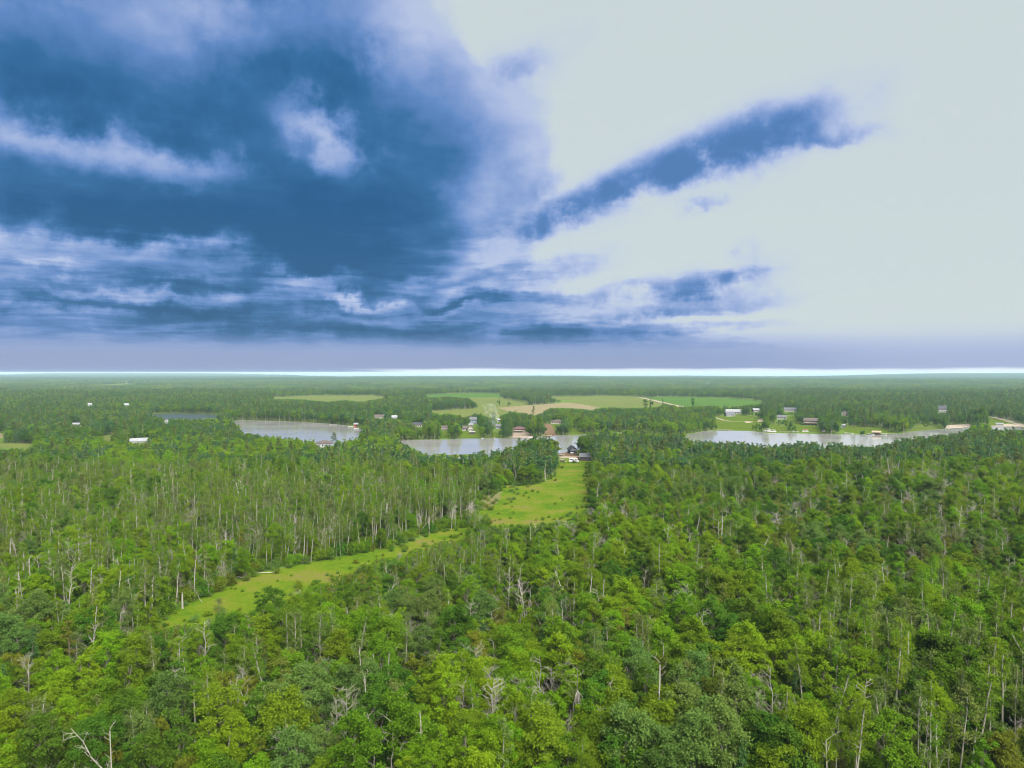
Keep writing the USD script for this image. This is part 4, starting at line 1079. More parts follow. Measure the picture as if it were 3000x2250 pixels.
for k_, (a_, b_, c_, l_) in enumerate([(255, 269, 1191, 'far white house left of the other far roof under the left forest ridge'), (363, 377, 1192, 'far pale blue roofed house in the left forest'), (364, 374, 1121, 'tiny white house on the far left clearing'), (441, 449, 1124.5, 'tiny pale hut at the right end of the far left clearing'),
                                      (2070, 2082, 1126, 'tiny white house in the far forest right of centre'), (1096, 1125, 1229, 'low brown barn roof in the wood behind the red boathouse'), (1148, 1163, 1231, 'low pale shed in the wood right of the brown barn')]):
    house('far_house', l_, 'house', a_, b_, c_, 3.4, 10, 'white_paint', 'roof_brown' if k_ == 5 else 'roof_pale', 2.4, wins=3, chimney=None, view='roof')


def boat(label, px, base, length, yaw, cat='boat', kind='open', hull='boat_white', canvas='blue_canvas', group=None):
    x, y = G(px, base)
    t = thing({'open': 'motor_boat', 'pontoon': 'pontoon_boat', 'rowing': 'rowing_boat'}[kind], label, cat, (x, y, 0.06), -math.atan2(x, y) + yaw, group=group)
    L, B = length, length * .34
    if kind == 'pontoon':
        for s in (-1, 1): part('float', MB().tube([(-L / 2, s * B * .36, .25), (L / 2 - .6, s * B * .36, .25), (L / 2, s * B * .36, .42)], [.3, .3, .08], 10).get(), 'aluminium', t)
        part('deck', MB().box((0, 0, .62), (L * .95, B, .12)).get(), 'boat_white', t)
        part('railing', MB().box((0, B * .48, 1.0), (L * .9, .06, .62)).box((0, -B * .48, 1.0), (L * .9, .06, .62)).box((-L * .45, 0, 1.0), (.06, B * .9, .62)).get(), hull, t)
        for sx in (-.3, .3):
            for s in (-1, 1): part('canopy_post', MB().box((sx * L, s * B * .44, 1.6), (.06, .06, 1.9)).get(), 'aluminium', t)
        part('canopy', MB().prism([(-B * .5, 2.5), (0, 2.68), (B * .5, 2.5), (B * .5, 2.56), (0, 2.76), (-B * .5, 2.56)], -L * .36, L * .36).get(), canvas, t)
        cp = UsdGeom.Mesh(stage.GetPrimAtPath(str(t.GetPath()) + '/canopy')).GetPointsAttr(); v = np.array(cp.Get()); cp.Set(Vt.Vec3fArray.FromNumpy(np.stack([v[:, 1], -v[:, 0], v[:, 2]], 1).astype(np.float32)))
        part('seat', MB().box((-L * .3, 0, .9), (L * .2, B * .7, .45)).get(), 'boat_white', t)
        part('motor', MB().box((-L * .5, 0, .7), (.4, .45, .9)).get(), 'dark_siding', t)
        return t
    st = np.linspace(0, 1, 9)
    half = B / 2 * np.clip(1 - np.clip((st - .45) / .55, 0, 1) ** 2, .02, 1)
    keel = .12 + .35 * np.clip((st - .6) / .4, 0, 1) ** 2
    sheer = .75 + .25 * st ** 2
    rows = []
    for s_, hw, k, sh in zip(st, half, keel, sheer):
        xx = (s_ - .5) * L
        rows.append([(xx, -hw, sh), (xx, -hw * .75, k + .18), (xx, 0, k), (xx, hw * .75, k + .18), (xx, hw, sh)])
    rows = np.array(rows)
    outer = rows.reshape(-1, 3)
    inner = (rows * [1, .86, 1] + [0, 0, 0]); inner[:, 1:4, 2] += .14; inner = inner.reshape(-1, 3)
    f = []
    for i in range(8):
        for j in range(4): f.append([i * 5 + j, (i + 1) * 5 + j, (i + 1) * 5 + j + 1, i * 5 + j + 1])
    f = np.array(f)
    n = len(outer)
    rim = [[i * 5, i * 5 + n, (i + 1) * 5 + n, (i + 1) * 5] for i in range(8)] + [[i * 5 + 4, (i + 1) * 5 + 4, (i + 1) * 5 + 4 + n, i * 5 + 4 + n] for i in range(8)] + [[j, j + 1, j + 1 + n, j + n] for j in range(4)]
    part('hull', MB().add(np.vstack([outer, inner]), np.vstack([f[:, ::-1], f + n, np.array(rim)])).get(), hull, t)
    for sx in ((-.25, .05) if kind == 'open' else (-.3, 0, .25)): part('seat', MB().box((sx * L, 0, .52), (.35, B * .7, .08)).get(), 'deck_wood', t)
    if kind == 'open':
        part('windshield', MB().add([(.12 * L, -B * .36, .8), (.12 * L, B * .36, .8), (.06 * L, B * .33, 1.25), (.06 * L, -B * .33, 1.25), (.13 * L, -B * .36, .8), (.13 * L, B * .36, .8), (.07 * L, B * .33, 1.25), (.07 * L, -B * .33, 1.25)], [[0, 3, 2, 1], [4, 5, 6, 7], [0, 1, 5, 4], [1, 2, 6, 5], [2, 3, 7, 6], [3, 0, 4, 7]]).get(), 'dark_glass', t)
        part('motor', MB().box((-.53 * L, 0, .75), (.4, .4, .8)).box((-.55 * L, 0, .2), (.16, .16, .6)).get(), 'dark_siding', t)
    return t


def dock(label, px, base, length, yaw, width=1.8):
    x, y = G(px, base)
    t = thing('dock', label, 'dock', (x, y, 0.06), -math.atan2(x, y) + yaw)
    n = int(length / .6)
    for k in range(n):
        part('plank', MB().box(((k + .5) / n * length - length / 2, 0, .62 + .01 * (k % 3)), (length / n - .04, width, .07)).get(), 'dock_wood', t)
    part('beam', MB().box((0, width * .4, .5), (length, .12, .16)).get(), 'dock_wood', t)
    part('beam', MB().box((0, -width * .4, .5), (length, .12, .16)).get(), 'dock_wood', t)
    for k in range(int(length / 3) + 1):
        for s in (-1, 1): part('post', MB().tube([(-length / 2 + .2 + k * (length - .4) / int(length / 3), s * width * .5, -.3), (-length / 2 + .2 + k * (length - .4) / int(length / 3), s * width * .5, 1.1)], [.09, .09], 6).get(), 'dock_wood', t)
    return t


P2 = PI / 2
boat('white motor boat moored right of the stone terraces', 1557, 1284, 6.5, 0)
boat('small white boat at the dark inlet right of the wooded point', 1739, 1272.5, 5, .2)
boat('white fishing boat beside the red stern dock in front of the smoke', 1449, 1285.5, 5.5, P2 + .2, hull='boat_white')
boat('white boat tied beside the small boat lift left of the smoke', 1413, 1286, 5.5, P2)
boat('white skiff below the red boathouse', 1045, 1257.5, 5, .1, kind='rowing')
boat('pale boat at the dock left of the red boathouse', 1027, 1252, 6, .1)
boat('large white pontoon boat with pale canopy at the left lawn', 2262, 1266, 9, .05, kind='pontoon', canvas='roof_pale')
boat('white pontoon boat with pale cover beside the shrubs at the meadow end', 2248, 1264.5, 8, .1, kind='pontoon', canvas='boat_white')
boat('white rowing boat drawn up on the bank, left of a second one', 2325, 1267.5, 6, -.25, kind='rowing', group='rowing boats on the bank')
boat('white rowing boat drawn up on the bank, nearer the red canopy boat', 2332, 1265.5, 6, -.25, kind='rowing', group='rowing boats on the bank')
boat('boat with red canopy below the brick house', 2360, 1265.5, 6.5, 0, kind='pontoon', canvas='red_canvas')
boat('boat with blue canopy under the dark shore trees', 2419, 1265, 6.5, 0, kind='pontoon', canvas='blue_canvas')
boat('long white motor boat moored below the tall pines', 2488, 1271.5, 9, 0)
boat('white motor boat left of the wooden boat shelter', 2553, 1274, 6.5, -.2)
boat('white motor boat right of the wooden boat shelter', 2590, 1273.5, 6, -.1)
boat('white boat resting at the bare river bank', 2836, 1253.2, 6.5, 0)
boat('white boat beside the dark bushes in the narrow river', 2874, 1249.3, 7.5, 0)
boat('white boat left of the river mouth by the wood', 1806, 1268.5, 5.5, .1)
boat('white boat under the trees right of the river mouth', 1842, 1267.5, 5.5, .1)
boat('pale boat lying in the dirt yard of the dark cabin', 1645.5, 1336, 4.6, -.3, kind='rowing', hull='cream_paint')
dock('long pale dock on the left of the wide river', 2071, 1262.5, 11, -.15)
dock('long pale dock below the meadow', 2125, 1261.5, 14, -.08)
dock('dark dock with small boat lift below the meadow', 2202, 1265.5, 9, .05)
dock('pale dock in front of the stone terraces', 1532, 1284, 12, 0)
dock('short dock running out into the river from the terraces', 1548, 1289, 9, P2)
dock('wooden dock at the dirt ramp', 1603, 1279, 9, .1)
dock('dock beside the red boathouse', 1031, 1252.5, 6, 0)
dock('narrow dock on the reedy lake bank', 975, 1245, 9, 0)
dock('long curved looking dock at the right end of the pine lawn', 2608, 1272.8, 12, -.05)
dock('floating dock below the shrubs on the wide river', 2300, 1267.3, 12, 0)

# wooden boat shelter
x_, y_ = G(2569, 1274)
t_ = thing('boat_shelter', 'brown wooden boat shelter with tan roof at the river edge', 'boat shelter', (x_, y_, .06), -math.atan2(x_, y_))
for sx in (-3.4, 0, 3.4):
    for sy in (-2, 2): part('post', MB().box((sx, sy, 1.2), (.2, .2, 2.5)).get(), 'log_wood', t_)
part('roof', gable(7.4, 4.4, 2.5, 1.0), 'deck_wood', t_)
part('wall', MB().box((0, 2.0, 1.3), (6.6, .12, 1.9)).get(), 'log_wood', t_)
part('floor', MB().box((0, 0, .35), (7, 4.2, .2)).get(), 'log_wood', t_)
keep_view(2550, 2600, 1262, 1275)


def wheel(parent, x, y, r):
    w = part('wheel', MB().tube([(x, y - .12, r), (x, y + .12, r)], [r, r], 14).add([(x + r * math.cos(a), y + s * .12, r + r * math.sin(a)) for s in (-1, 1) for a in np.arange(14) * 2 * PI / 14], np.array([[14 * q, 14 * q + i, 14 * q + i + 1] for q in (0, 1) for i in range(1, 13)])).get(), 'tyre', parent)
    part('hub', MB().box((x, y - .13, r), (r * .8, .06, r * .8)).get(), 'aluminium', w)


# the camper on the grass
x_, y_ = G(1682.5, 1356)
t_ = thing('camper', 'white motor camper with dark windows parked on the grass by the brown shed', 'camper', (x_, y_ + 1.2, .02), -math.atan2(x_, y_) - .08)
part('body', MB().prism([(-3.2, .55), (2.75, .55), (3.15, .75), (3.2, 1.35), (2.75, 1.55), (2.35, 2.5), (2.2, 2.75), (-3.05, 2.8), (-3.2, 2.65)], -1.15, 1.15).get(), 'boat_white', t_)
for a, b in ((-2.95, -2.0), (-1.85, -1.0), (.75, 1.55)): part('window', MB().box(((a + b) / 2, -1.165, 2.05), (b - a, .05, .62)).get(), 'dark_glass', t_)
part('door', MB().box((-.55, -1.165, 1.6), (.62, .05, 1.95)).get(), 'dark_siding', t_)
part('cab_window', MB().box((2.0, -1.165, 1.85), (.6, .05, .65)).get(), 'dark_glass', t_)
part('windscreen', MB().add([(2.72, -1.0, 1.62), (2.72, 1.0, 1.62), (2.40, 1.0, 2.40), (2.40, -1.0, 2.40), (2.80, -1.0, 1.64), (2.80, 1.0, 1.64), (2.48, 1.0, 2.42), (2.48, -1.0, 2.42)], [[0, 3, 2, 1], [4, 5, 6, 7], [0, 1, 5, 4], [1, 2, 6, 5], [2, 3, 7, 6], [3, 0, 4, 7]]).get(), 'dark_glass', t_)
part('roof_vent', MB().box((-1.2, 0, 2.92), (.9, .8, .25)).get(), 'boat_white', t_)
part('bumper', MB().box((3.22, 0, .55), (.16, 2.1, .25)).get(), 'aluminium', t_)
for wx in (-2.1, 2.05):
    for wy in (-1.05, 1.05): wheel(t_, wx, wy, .42)
keep_view(1664, 1700, 1343, 1358)
# the red car
x_, y_ = G(1694, 1347)
t_ = thing('red_car', 'dark red car parked at the left corner of the brown shed', 'car', (x_, y_ + 1.8, .02), -math.atan2(x_, y_) + P2)
part('body', MB().prism([(-2.2, .35), (2.2, .35), (2.25, .8), (1.3, 1.0), (.7, 1.62), (-1.6, 1.66), (-2.2, 1.05)], -.92, .92).get(), 'car_red', t_)
part('rear_window', MB().add([(-2.17, -.75, 1.12), (-2.17, .75, 1.12), (-1.70, .7, 1.60), (-1.70, -.7, 1.60), (-2.23, -.75, 1.14), (-2.23, .75, 1.14), (-1.76, .7, 1.62), (-1.76, -.7, 1.62)], [[0, 3, 2, 1], [4, 5, 6, 7], [0, 1, 5, 4], [1, 2, 6, 5], [2, 3, 7, 6], [3, 0, 4, 7]]).get(), 'dark_glass', t_)
for s in (-1, 1):
    part('side_window', MB().prism([(-1.5, 1.08), (.95, 1.05), (.6, 1.54), (-1.4, 1.56)], s * .93 - .02, s * .93 + .02).get(), 'dark_glass', t_)
    part('tail_light', MB().box((-2.24, s * .75, .9), (.08, .2, .25)).get(), 'red_paint', t_)
    for wx in (-1.35, 1.4): wheel(t_, wx, s * .82, .34)
# trailers and timber at the left of the yard
x_, y_ = G(1649, 1356)
t_ = thing('utility_trailer', 'small flat trailer with dark side at the left edge of the mown yard', 'trailer', (x_, y_ + 1, .02), -math.atan2(x_, y_) - .2)
part('bed', MB().box((0, 0, .75), (3.4, 1.7, .12)).get(), 'deck_wood', t_)
part('side_board', MB().box((0, -.87, 1.0), (3.4, .06, .5)).get(), 'brown_siding', t_)
part('side_board', MB().box((0, .87, 1.0), (3.4, .06, .5)).get(), 'brown_siding', t_)
part('hitch', MB().box((2.2, 0, .6), (1.2, .1, .1)).get(), 'aluminium', t_)
for s in (-1, 1): wheel(t_, 0, s * .98, .34)
x_, y_ = G(1645, 1348)
t_ = thing('timber_pile', 'pile of pale boards beside the gravel road left of the camper', 'timber pile', (x_, y_, .02), -.1)
for k in range(9): part('board', MB().box(((k % 3) * .3 - .3, (k % 3 - 1) * .5, .12 + (k // 3) * .2), (3.8 - .3 * (k % 2), .42, .14), .12 * (k % 4 - 1.5)).get(), 'deck_wood' if k % 2 else 'cream_paint', t_)
# white gas tank beside the cabin
x_, y_ = G(1678, 1329)
t_ = thing('gas_tank', 'small white gas tank beside the dark cabin', 'gas tank', (x_, y_ - 2.2, .02), .1)
part('tank', trimesh.creation.capsule(height=1.6, radius=.5, count=[12, 12]).apply_transform(trimesh.transformations.rotation_matrix(P2, [0, 1, 0])).apply_translation((-.8, 0, .75)), 'boat_white', t_, smooth=True)
for s in (-.6, .6): part('foot', MB().box((s, 0, .16), (.12, .6, .32)).get(), 'aluminium', t_)
# terrace walls below the red-roofed cottage
for k_, (pa, pb, row) in enumerate([(1507, 1548, 1271), (1505, 1556, 1276), (1503, 1562, 1281)]):
    (xa, y_), (xb, _) = G(pa, row), G(pb, row)
    t_ = thing('terrace_wall', ['upper', 'middle', 'lowest'][k_] + ' low stone wall of the terraces below the red roofed cottage', 'terrace wall', ((xa + xb) / 2, y_, .05), 0)
    n_ = 8
    for q in range(n_): part('stone', MB().box((((q + .5) / n_ - .5) * (xb - xa), .08 * (q % 3), .45), ((xb - xa) / n_ - .06, .7, .9 + .08 * (q % 2))).get(), 'stone', t_)
t_ = thing('garden_stairs', 'pale wooden stairs from the red roofed cottage down to the terraces', 'stairs', (*G(1537, 1268.5), .05), -.5)
for q in range(7): part('step', MB().box((0, -q * .55, 1.75 - q * .25), (1.5, .5, .14)).get(), 'deck_wood', t_)
for s in (-.8, .8): part('stringer', MB().add([(s - .06, .3, 1.6), (s + .06, .3, 1.6), (s + .06, -3.6, .0), (s - .06, -3.6, .0), (s - .06, .3, 1.95), (s + .06, .3, 1.95), (s + .06, -3.6, .25), (s - .06, -3.6, .25)], [[0, 1, 2, 3], [4, 7, 6, 5], [0, 4, 5, 1], [1, 5, 6, 2], [2, 6, 7, 3], [3, 7, 4, 0]]).get(), 'deck_wood', t_)
# dark green shelter wall of netting on the pine lawn
x_, y_ = G(2528, 1272)
t_ = thing('hedge', 'dark green clipped hedge below the tall pines', 'hedge', (x_, y_, 0), .9)
rh = np.random.default_rng(3)
part('foliage', MB().add(*leaves(rh.uniform(-1, 1, (2200, 3)) * [5, .8, 1.3] + [0, 0, 1.4], np.full(2200, .55), rh)).get(), 'needle_dark', t_)
for q in (-3.5, 0, 3.5): part('stem', MB().tube([(q, 0, 0), (q, 0, 1.8)], [.12, .05], 5).get(), 'bark_brown', t_)
# smoke over the river bank
sm = trimesh.creation.icosphere(4, 1.0)
v_ = np.array(sm.vertices)
a_, b_ = np.array([*G(1455, 1273), 1.0]), np.array([*G(1432, 1270), 30.0])
tt = (v_[:, 2:] + 1) / 2
rad = 2.2 + 9.5 * tt ** 1.2
pt = a_ + (b_ - a_) * tt + np.column_stack([v_[:, 0], v_[:, 1], 0 * v_[:, 0]]) * rad
pt[:, 0] += (meshkit.fbm(v_ * 2.2, 3, 8) - .5) * 9 * tt[:, 0]
single('smoke', (pt, sm.faces), 'smoke', 'thin blue white smoke drifting up from the river bank', 'smoke', kind='stuff')
keep_view(1446, 1460, 1258, 1274)

# ------------------------------------------------------------------ single trees that the photograph singles out
def stand_at(kind, px, pyt, h, name, label, cat, tilt=None, group=None, wide=1.0, yaw=None, rng=np.random.default_rng(77)):
    """A tree of height h whose top is seen at (px, pyt)."""
    y = (CAM_H - h) * FOCAL / (pyt - HORIZON)
    x = (px - 1500) / FOCAL * y
    s = h / KIND[kind]
    SPECIAL.append((x, y, 1.7 if 'dead' in kind else 2.2))
    thing(name, label, cat, (x, y, 0), rng.uniform(0, 6.28) if yaw is None else yaw, (s * wide, s * wide, s), group, tilt, f'/World/tree_kinds/{kind}')
    return x, y


def stand_base(kind, px, base, h, name, label, cat, tilt=None, group=None, wide=1.0, rng=np.random.default_rng(78)):
    x, y = G(px, base)
    s = h / KIND[kind]
    SPECIAL.append((x, y, 2.0))
    return thing(name, label, cat, (x, y, 0), rng.uniform(0, 6.28), (s * wide, s * wide, s), group, tilt, f'/World/tree_kinds/{kind}')


ORD = ['leftmost', 'second-from-left', 'third-from-left', 'fourth-from-left', 'fifth-from-left', 'sixth-from-left', 'seventh-from-left', 'eighth-from-left', 'ninth-from-left', 'tenth-from-left', 'eleventh-from-left', 'twelfth-from-left', 'thirteenth-from-left', 'fourteenth-from-left', 'fifteenth-from-left', 'sixteenth-from-left', 'seventeenth-from-left', 'eighteenth-from-left', 'nineteenth-from-left']


def ranked(labels, xs):
    """Labels that several things would share get their order from the left."""
    by = {}
    for i, l in enumerate(labels): by.setdefault(l, []).append(i)
    out = list(labels)
    for l, ids in by.items():
        if len(ids) > 1:
            for r, i in enumerate(sorted(ids, key=lambda q: xs[q])): out[i] = ('rightmost' if r == len(ids) - 1 else ORD[min(r, len(ORD) - 1)]) + ' ' + l
    return out


SPECIAL = []
for a in [('hanging_0', 1694, 1958, 13.3, 'tall dead tree with a pale broken limb bundle hanging down, bottom right of centre'),
          ('dead_2', 122, 2040, 9.5, 'stubby broken grey dead trunk in the lower left corner'),
          ('dead_4', 75, 1930, 10, 'pale forked dead snag at the left edge above the corner trunk'),
          ('dead_1', 195, 1655, 15, 'tall white dead tree left of the grass clearing tip, nearest its left neighbour'),
          ('dead_5', 262, 1650, 15, 'slender white dead trunk right beside the tall white dead tree'),
          ('dead_0', 385, 1690, 13, 'white dead tree with upswept boughs just left of the clearing tip'),
          ('dead_3', 1531, 1705, 13, 'large pale dead tree with a fan of bare boughs below the meadow'),
          ('dead_5', 1560, 1712, 12, 'thin pale trunk directly right of the fan shaped dead tree'),
          ('dead_1', 1490, 1664, 13, 'tall grey dead tree left of the fan shaped dead tree'),
          ('dead_0', 1678, 1534, 12, 'slim dead tree with spread branches at the bottom right of the meadow'),
          ('dead_1', 1633, 1574, 11, 'pale dead tree just below the bottom right of the meadow'),
          ('dead_5', 1481, 1570, 12, 'bare pole below the bottom left of the meadow'),
          ('dead_4', 1760, 1640, 9, 'low dead tree with wide forked branches right of centre'),
          ('dead_4', 1832, 1657, 10, 'dead tree with flat bare crown right of the low forked one'),
          ('dead_0', 1886, 1668, 11, 'dead tree with drooping twigs, right one of the row right of centre'),
          ('dead_3', 2072, 1560, 14, 'tall many stemmed dead tree in the right forest'),
          ('dead_5', 2131, 1481, 12, 'single white trunk above the many stemmed dead tree'),
          ('dead_0', 2371, 1549, 11, 'small pale dead tree with open crown in the olive thicket'),
          ('dead_3', 2606, 1657, 11, 'grey dead tree with tangled boughs in the right forest'),
          ('dead_2', 2512, 2120, 8, 'thin leaning dead stem in the lower right', ),
          ('dead_1', 620, 2040, 12, 'bare pinkish dead tree in the lower left forest'),
          ('dead_3', 1010, 2010, 13, 'tall bare trunk with twiggy crown at the bottom left of centre'),
          ('dead_4', 1145, 2100, 12, 'dead tree with long level boughs at the bottom edge'),
          ('dead_0', 2270, 1960, 13, 'bare twiggy tree in the lower right forest'),
          ('dead_1', 2530, 1990, 13, 'pale dead tree with crooked boughs in the lower right thicket')]:
    stand_at(a[0], a[1], a[2], a[3], 'dead_tree', a[4], 'dead tree')
ASP = [(2490, 1800, 15), (2505, 1805, 15), (2560, 1812, 15), (2592, 1808, 14), (2610, 1802, 15), (2455, 1905, 14), (2475, 1890, 14), (2500, 1900, 13), (1870, 1800, 14), (1888, 1806, 15), (1905, 1812, 14), (840, 1790, 15), (860, 1800, 15), (880, 1795, 14), (935, 1800, 14)]
ALAB = ['tall bare-trunked aspen in the ' + ('cluster by the lower right corner' if px_ > 2480 and pt_ < 1850 else 'clump at the lower right' if px_ > 2400 else 'trio in the lower middle right' if px_ > 1500 else 'row under the clearing at the lower left') for px_, pt_, _ in ASP]
for lab, (px_, pt_, hh_) in zip(ranked(ALAB, [a[0] for a in ASP]), ASP):
    stand_at(f'aspen_{(px_ // 5) % 5}', px_, pt_, hh_, 'aspen_tree', lab, 'aspen', group='aspens of the ' + ('upper right cluster' if px_ > 2480 and pt_ < 1850 else 'lower right clump' if px_ > 2400 else 'middle trio' if px_ > 1500 else 'row under the clearing'))
stand_at('leaning_0', 588, 1689, 7.0, 'fallen_tree', 'pale dead tree leaning over at the edge of the grass clearing with bare boughs', 'dead tree', tilt=(0, -30), yaw=0.3)
stand_base('stump_0', 530, 1786, 5, 'broken_stump', 'white splintered stump at the tip of the grass clearing', 'stump')
stand_base('log_0', 700, 1698, 1, 'fallen_log', 'thin pale fallen log at the edge of the grass clearing', 'log')
stand_base('log_0', 760, 1683, 1, 'fallen_log', 'thin fallen log further up the edge of the grass clearing', 'log')
stand_at('broadleaf_deep_3', 798, 1722, 12, 'dark_round_tree', 'dark round crowned tree standing against the grass clearing', 'tree', wide=1.15)
stand_at('aspen_2', 640, 1758, 10, 'small_open_tree', 'small open crowned tree against the left part of the grass clearing', 'tree', wide=1.2)
for q_, (px_, pt_) in enumerate([(1526, 1289), (1543, 1285), (1560, 1284), (1577, 1285), (1594, 1284), (1611, 1285), (1626, 1287)]):
    stand_at(f'broadleaf_{["mid", "deep", "bright"][q_ % 3]}_{q_ % 3 * 2}', px_, pt_, 15 + q_ % 2, 'riverside_tree', ORD[q_] + ' tree of the row along the near river bank left of the inlet', 'tree', group='trees on the near river bank')
for q_, (px_, pt_) in enumerate([(1702, 1276), (1713, 1274), (1725, 1275)]):
    stand_at(f'broadleaf_{["deep", "mid", "deep"][q_]}_{q_ * 2}', px_, pt_, 14.5 + q_ % 2, 'riverside_tree', ['left', 'middle', 'right'][q_] + ' one of three tall trees behind the brown shed at the inlet', 'tree', group='trees behind the brown shed')
stand_at('pine_0', 978, 1268, 13, 'umbrella_pine', 'dark flat crowned tree standing alone against the lake', 'tree', wide=1.25)
for px_, pt_, l_ in [(2285, 1450, 'yellowish larch with level boughs at the left of the olive thicket'), (2393, 1428, 'pale yellow larch with twin crown in the right forest'), (2432, 1436, 'dark stemmed larch right of the pale yellow one'), (2580, 1445, 'yellow green larch near the top of the olive thicket')]:
    stand_at(f'larch_{px_ % 2}', px_, pt_, 14, 'larch_tree', l_, 'larch')
stand_at('brown_spruce', 2185, 1497, 12, 'brown_spruce', 'half dead brown spruce in the right forest', 'spruce')
stand_at('brown_spruce', 2868, 1530, 13, 'brown_spruce', 'tall brown spruce near the right edge', 'spruce')
stand_at('brown_spruce', 2704, 1605, 11, 'brown_spruce', 'reddish thin spruce left of the tall brown spruce', 'spruce')
stand_at('brown_spruce', 1268, 1620, 9, 'brown_spruce', 'tan dead spruce with hanging boughs below the narrow end of the clearing', 'spruce')
for px_, pb_, s_, l_ in [(14, 1299, 9, 'left one of three blue green spruces at the left border'), (44, 1299, 12, 'tallest of three blue green spruces at the left border'), (78, 1294, 9, 'right one of three blue green spruces at the left border')]:
    stand_base('blue_spruce', px_, pb_, s_, 'blue_spruce', l_, 'spruce')
for k_, px_, pb_, h_, l_, w_ in [
        ('willow', 1172, 1285, 13, 'pale green willow on the neck of land', 1), ('willow', 1213, 1286, 14, 'broad pale willow at the river bank', 1.1), ('mid_broadleaf_deep_1', 1260, 1287, 14, 'dark tree right of the broad willow', 1), ('mid_spruce_0', 1284, 1287, 14, 'dark pointed tree at the left end of the cottage lawn', 1.3),
        ('mid_broadleaf_deep_0', 1322, 1258, 12, 'dark round tree beside the low white cottage', 1), ('mid_broadleaf_shore_2', 1320, 1282, 10, 'smooth round tree on the cottage lawn', .9), ('mid_broadleaf_shore_1', 1338, 1286, 14, 'tall loose tree at the shore between the lawns', 1),
        ('mid_broadleaf_deep_3', 1408, 1262, 19, 'tall dark tree right of the blue house', .8), ('mid_broadleaf_shore_0', 1425, 1283, 16, 'shore tree left of the smoke', 1.2), ('mid_broadleaf_deep_1', 1446, 1248, 17, 'dark tree behind the smoke', .9),
        ('mid_spruce_0', 1475, 1284, 20, 'tall dark conifer right of the smoke', 1.2), ('mid_broadleaf_shore_3', 1487, 1284, 22, 'tall green tree left of the stone terraces', .9), ('mid_broadleaf_deep_2', 1510, 1248, 17, 'dark tree behind the red roofed cottage', .9), ('mid_pine_0', 1563, 1236, 19, 'tall grey pine against the tan field', .9),
        ('mid_broadleaf_mid_3', 1562, 1280, 19, 'broad tree right of the stone terraces', 1.15), ('mid_broadleaf_deep_3', 1580, 1280, 20, 'tall dark tree at the wooded point left of the dirt ramp', 1.2), ('mid_broadleaf_shore_3', 1652, 1276, 17, 'big round tree at the river below the bungalow', 1.3), ('mid_broadleaf_mid_2', 1668, 1275, 14, 'round tree right of the big one below the bungalow', 1.1),
        ('mid_broadleaf_deep_0', 1891, 1204, 21, 'dark tree clump in the pasture near the track', 1.4), ('mid_broadleaf_deep_2', 1908, 1204, 20, 'dark tree right of the pasture clump', 1.2), ('mid_spruce_0', 1942, 1207, 22, 'dark conifer against the white track', 1.2), ('mid_broadleaf_deep_1', 2030, 1208, 24, 'tall dark tree against the bright field', 1.0),
        ('mid_broadleaf_deep_1', 2076, 1262, 11, 'round bush tree at the left end of the wide river', 1.2), ('mid_spruce_0', 2123, 1212, 13, 'dark clipped conifer left of the white house', 1.6), ('mid_spruce_0', 2179, 1216, 14, 'dark conifer right of the white house', 1.3), ('mid_spruce_0', 2188, 1217, 15, 'second dark conifer right of the white house', 1.3),
        ('mid_broadleaf_deep_2', 2441, 1264, 17, 'dark shore tree over the blue canopy boat', 1.3), ('mid_broadleaf_deep_0', 2455, 1264, 15, 'dark shore tree right of the blue canopy boat', 1.3), ('mid_broadleaf_shore_1', 2318, 1262, 11, 'grey green shrub tree above the rowing boats', 1.1), ('mid_broadleaf_deep_3', 2533, 1213, 20, 'very dark round tree on the far slope', 1.3),
        ('mid_pine_0', 2503, 1256, 20, 'grey crowned pine, left of the four tall pines on the lawn', 1.1), ('mid_pine_0', 2522, 1254, 22, 'tallest of the four pines on the lawn', 1.1), ('mid_pine_0', 2533, 1257, 21, 'brown trunked pine right of the tallest pine', 1.1), ('mid_pine_0', 2552, 1262, 19, 'rightmost of the four tall pines on the lawn', 1.1),
        ('mid_broadleaf_deep_0', 2625, 1266, 13, 'dark round tree at the right end of the pine lawn', 1.2), ('mid_broadleaf_deep_1', 2658, 1262, 12, 'low round tree at the river bend', 1.2), ('mid_broadleaf_shore_2', 2680, 1258, 20, 'tall tree on the slope above the river bend', 1.2), ('mid_broadleaf_deep_2', 2715, 1257, 12, 'dark bush at the brown river bank', 1.2),
        ('mid_broadleaf_mid_1', 2390, 1204, 12, 'green tree behind the brick house', 1.3), ('mid_broadleaf_deep_3', 2880, 1250, 24, 'tall dark tree left of the beach slope', 1.3), ('mid_broadleaf_shore_0', 2862, 1249, 22, 'tall green tree on the narrow river bank', 1.2),
        ('mid_broadleaf_deep_2', 1462, 1190, 12, 'small dark conifer like tree between the pale fields', 1.2), ('mid_broadleaf_shore_2', 1492, 1191, 9, 'low round tree between the pale fields', 1.5)]:
    stand_base(k_, px_, pb_, h_, 'lakeside_tree' if 'pine' not in k_ and 'spruce' not in k_ else 'conifer_tree', l_, 'tree', wide=w_ * KIND[k_] / h_ if h_ > KIND[k_] else w_)
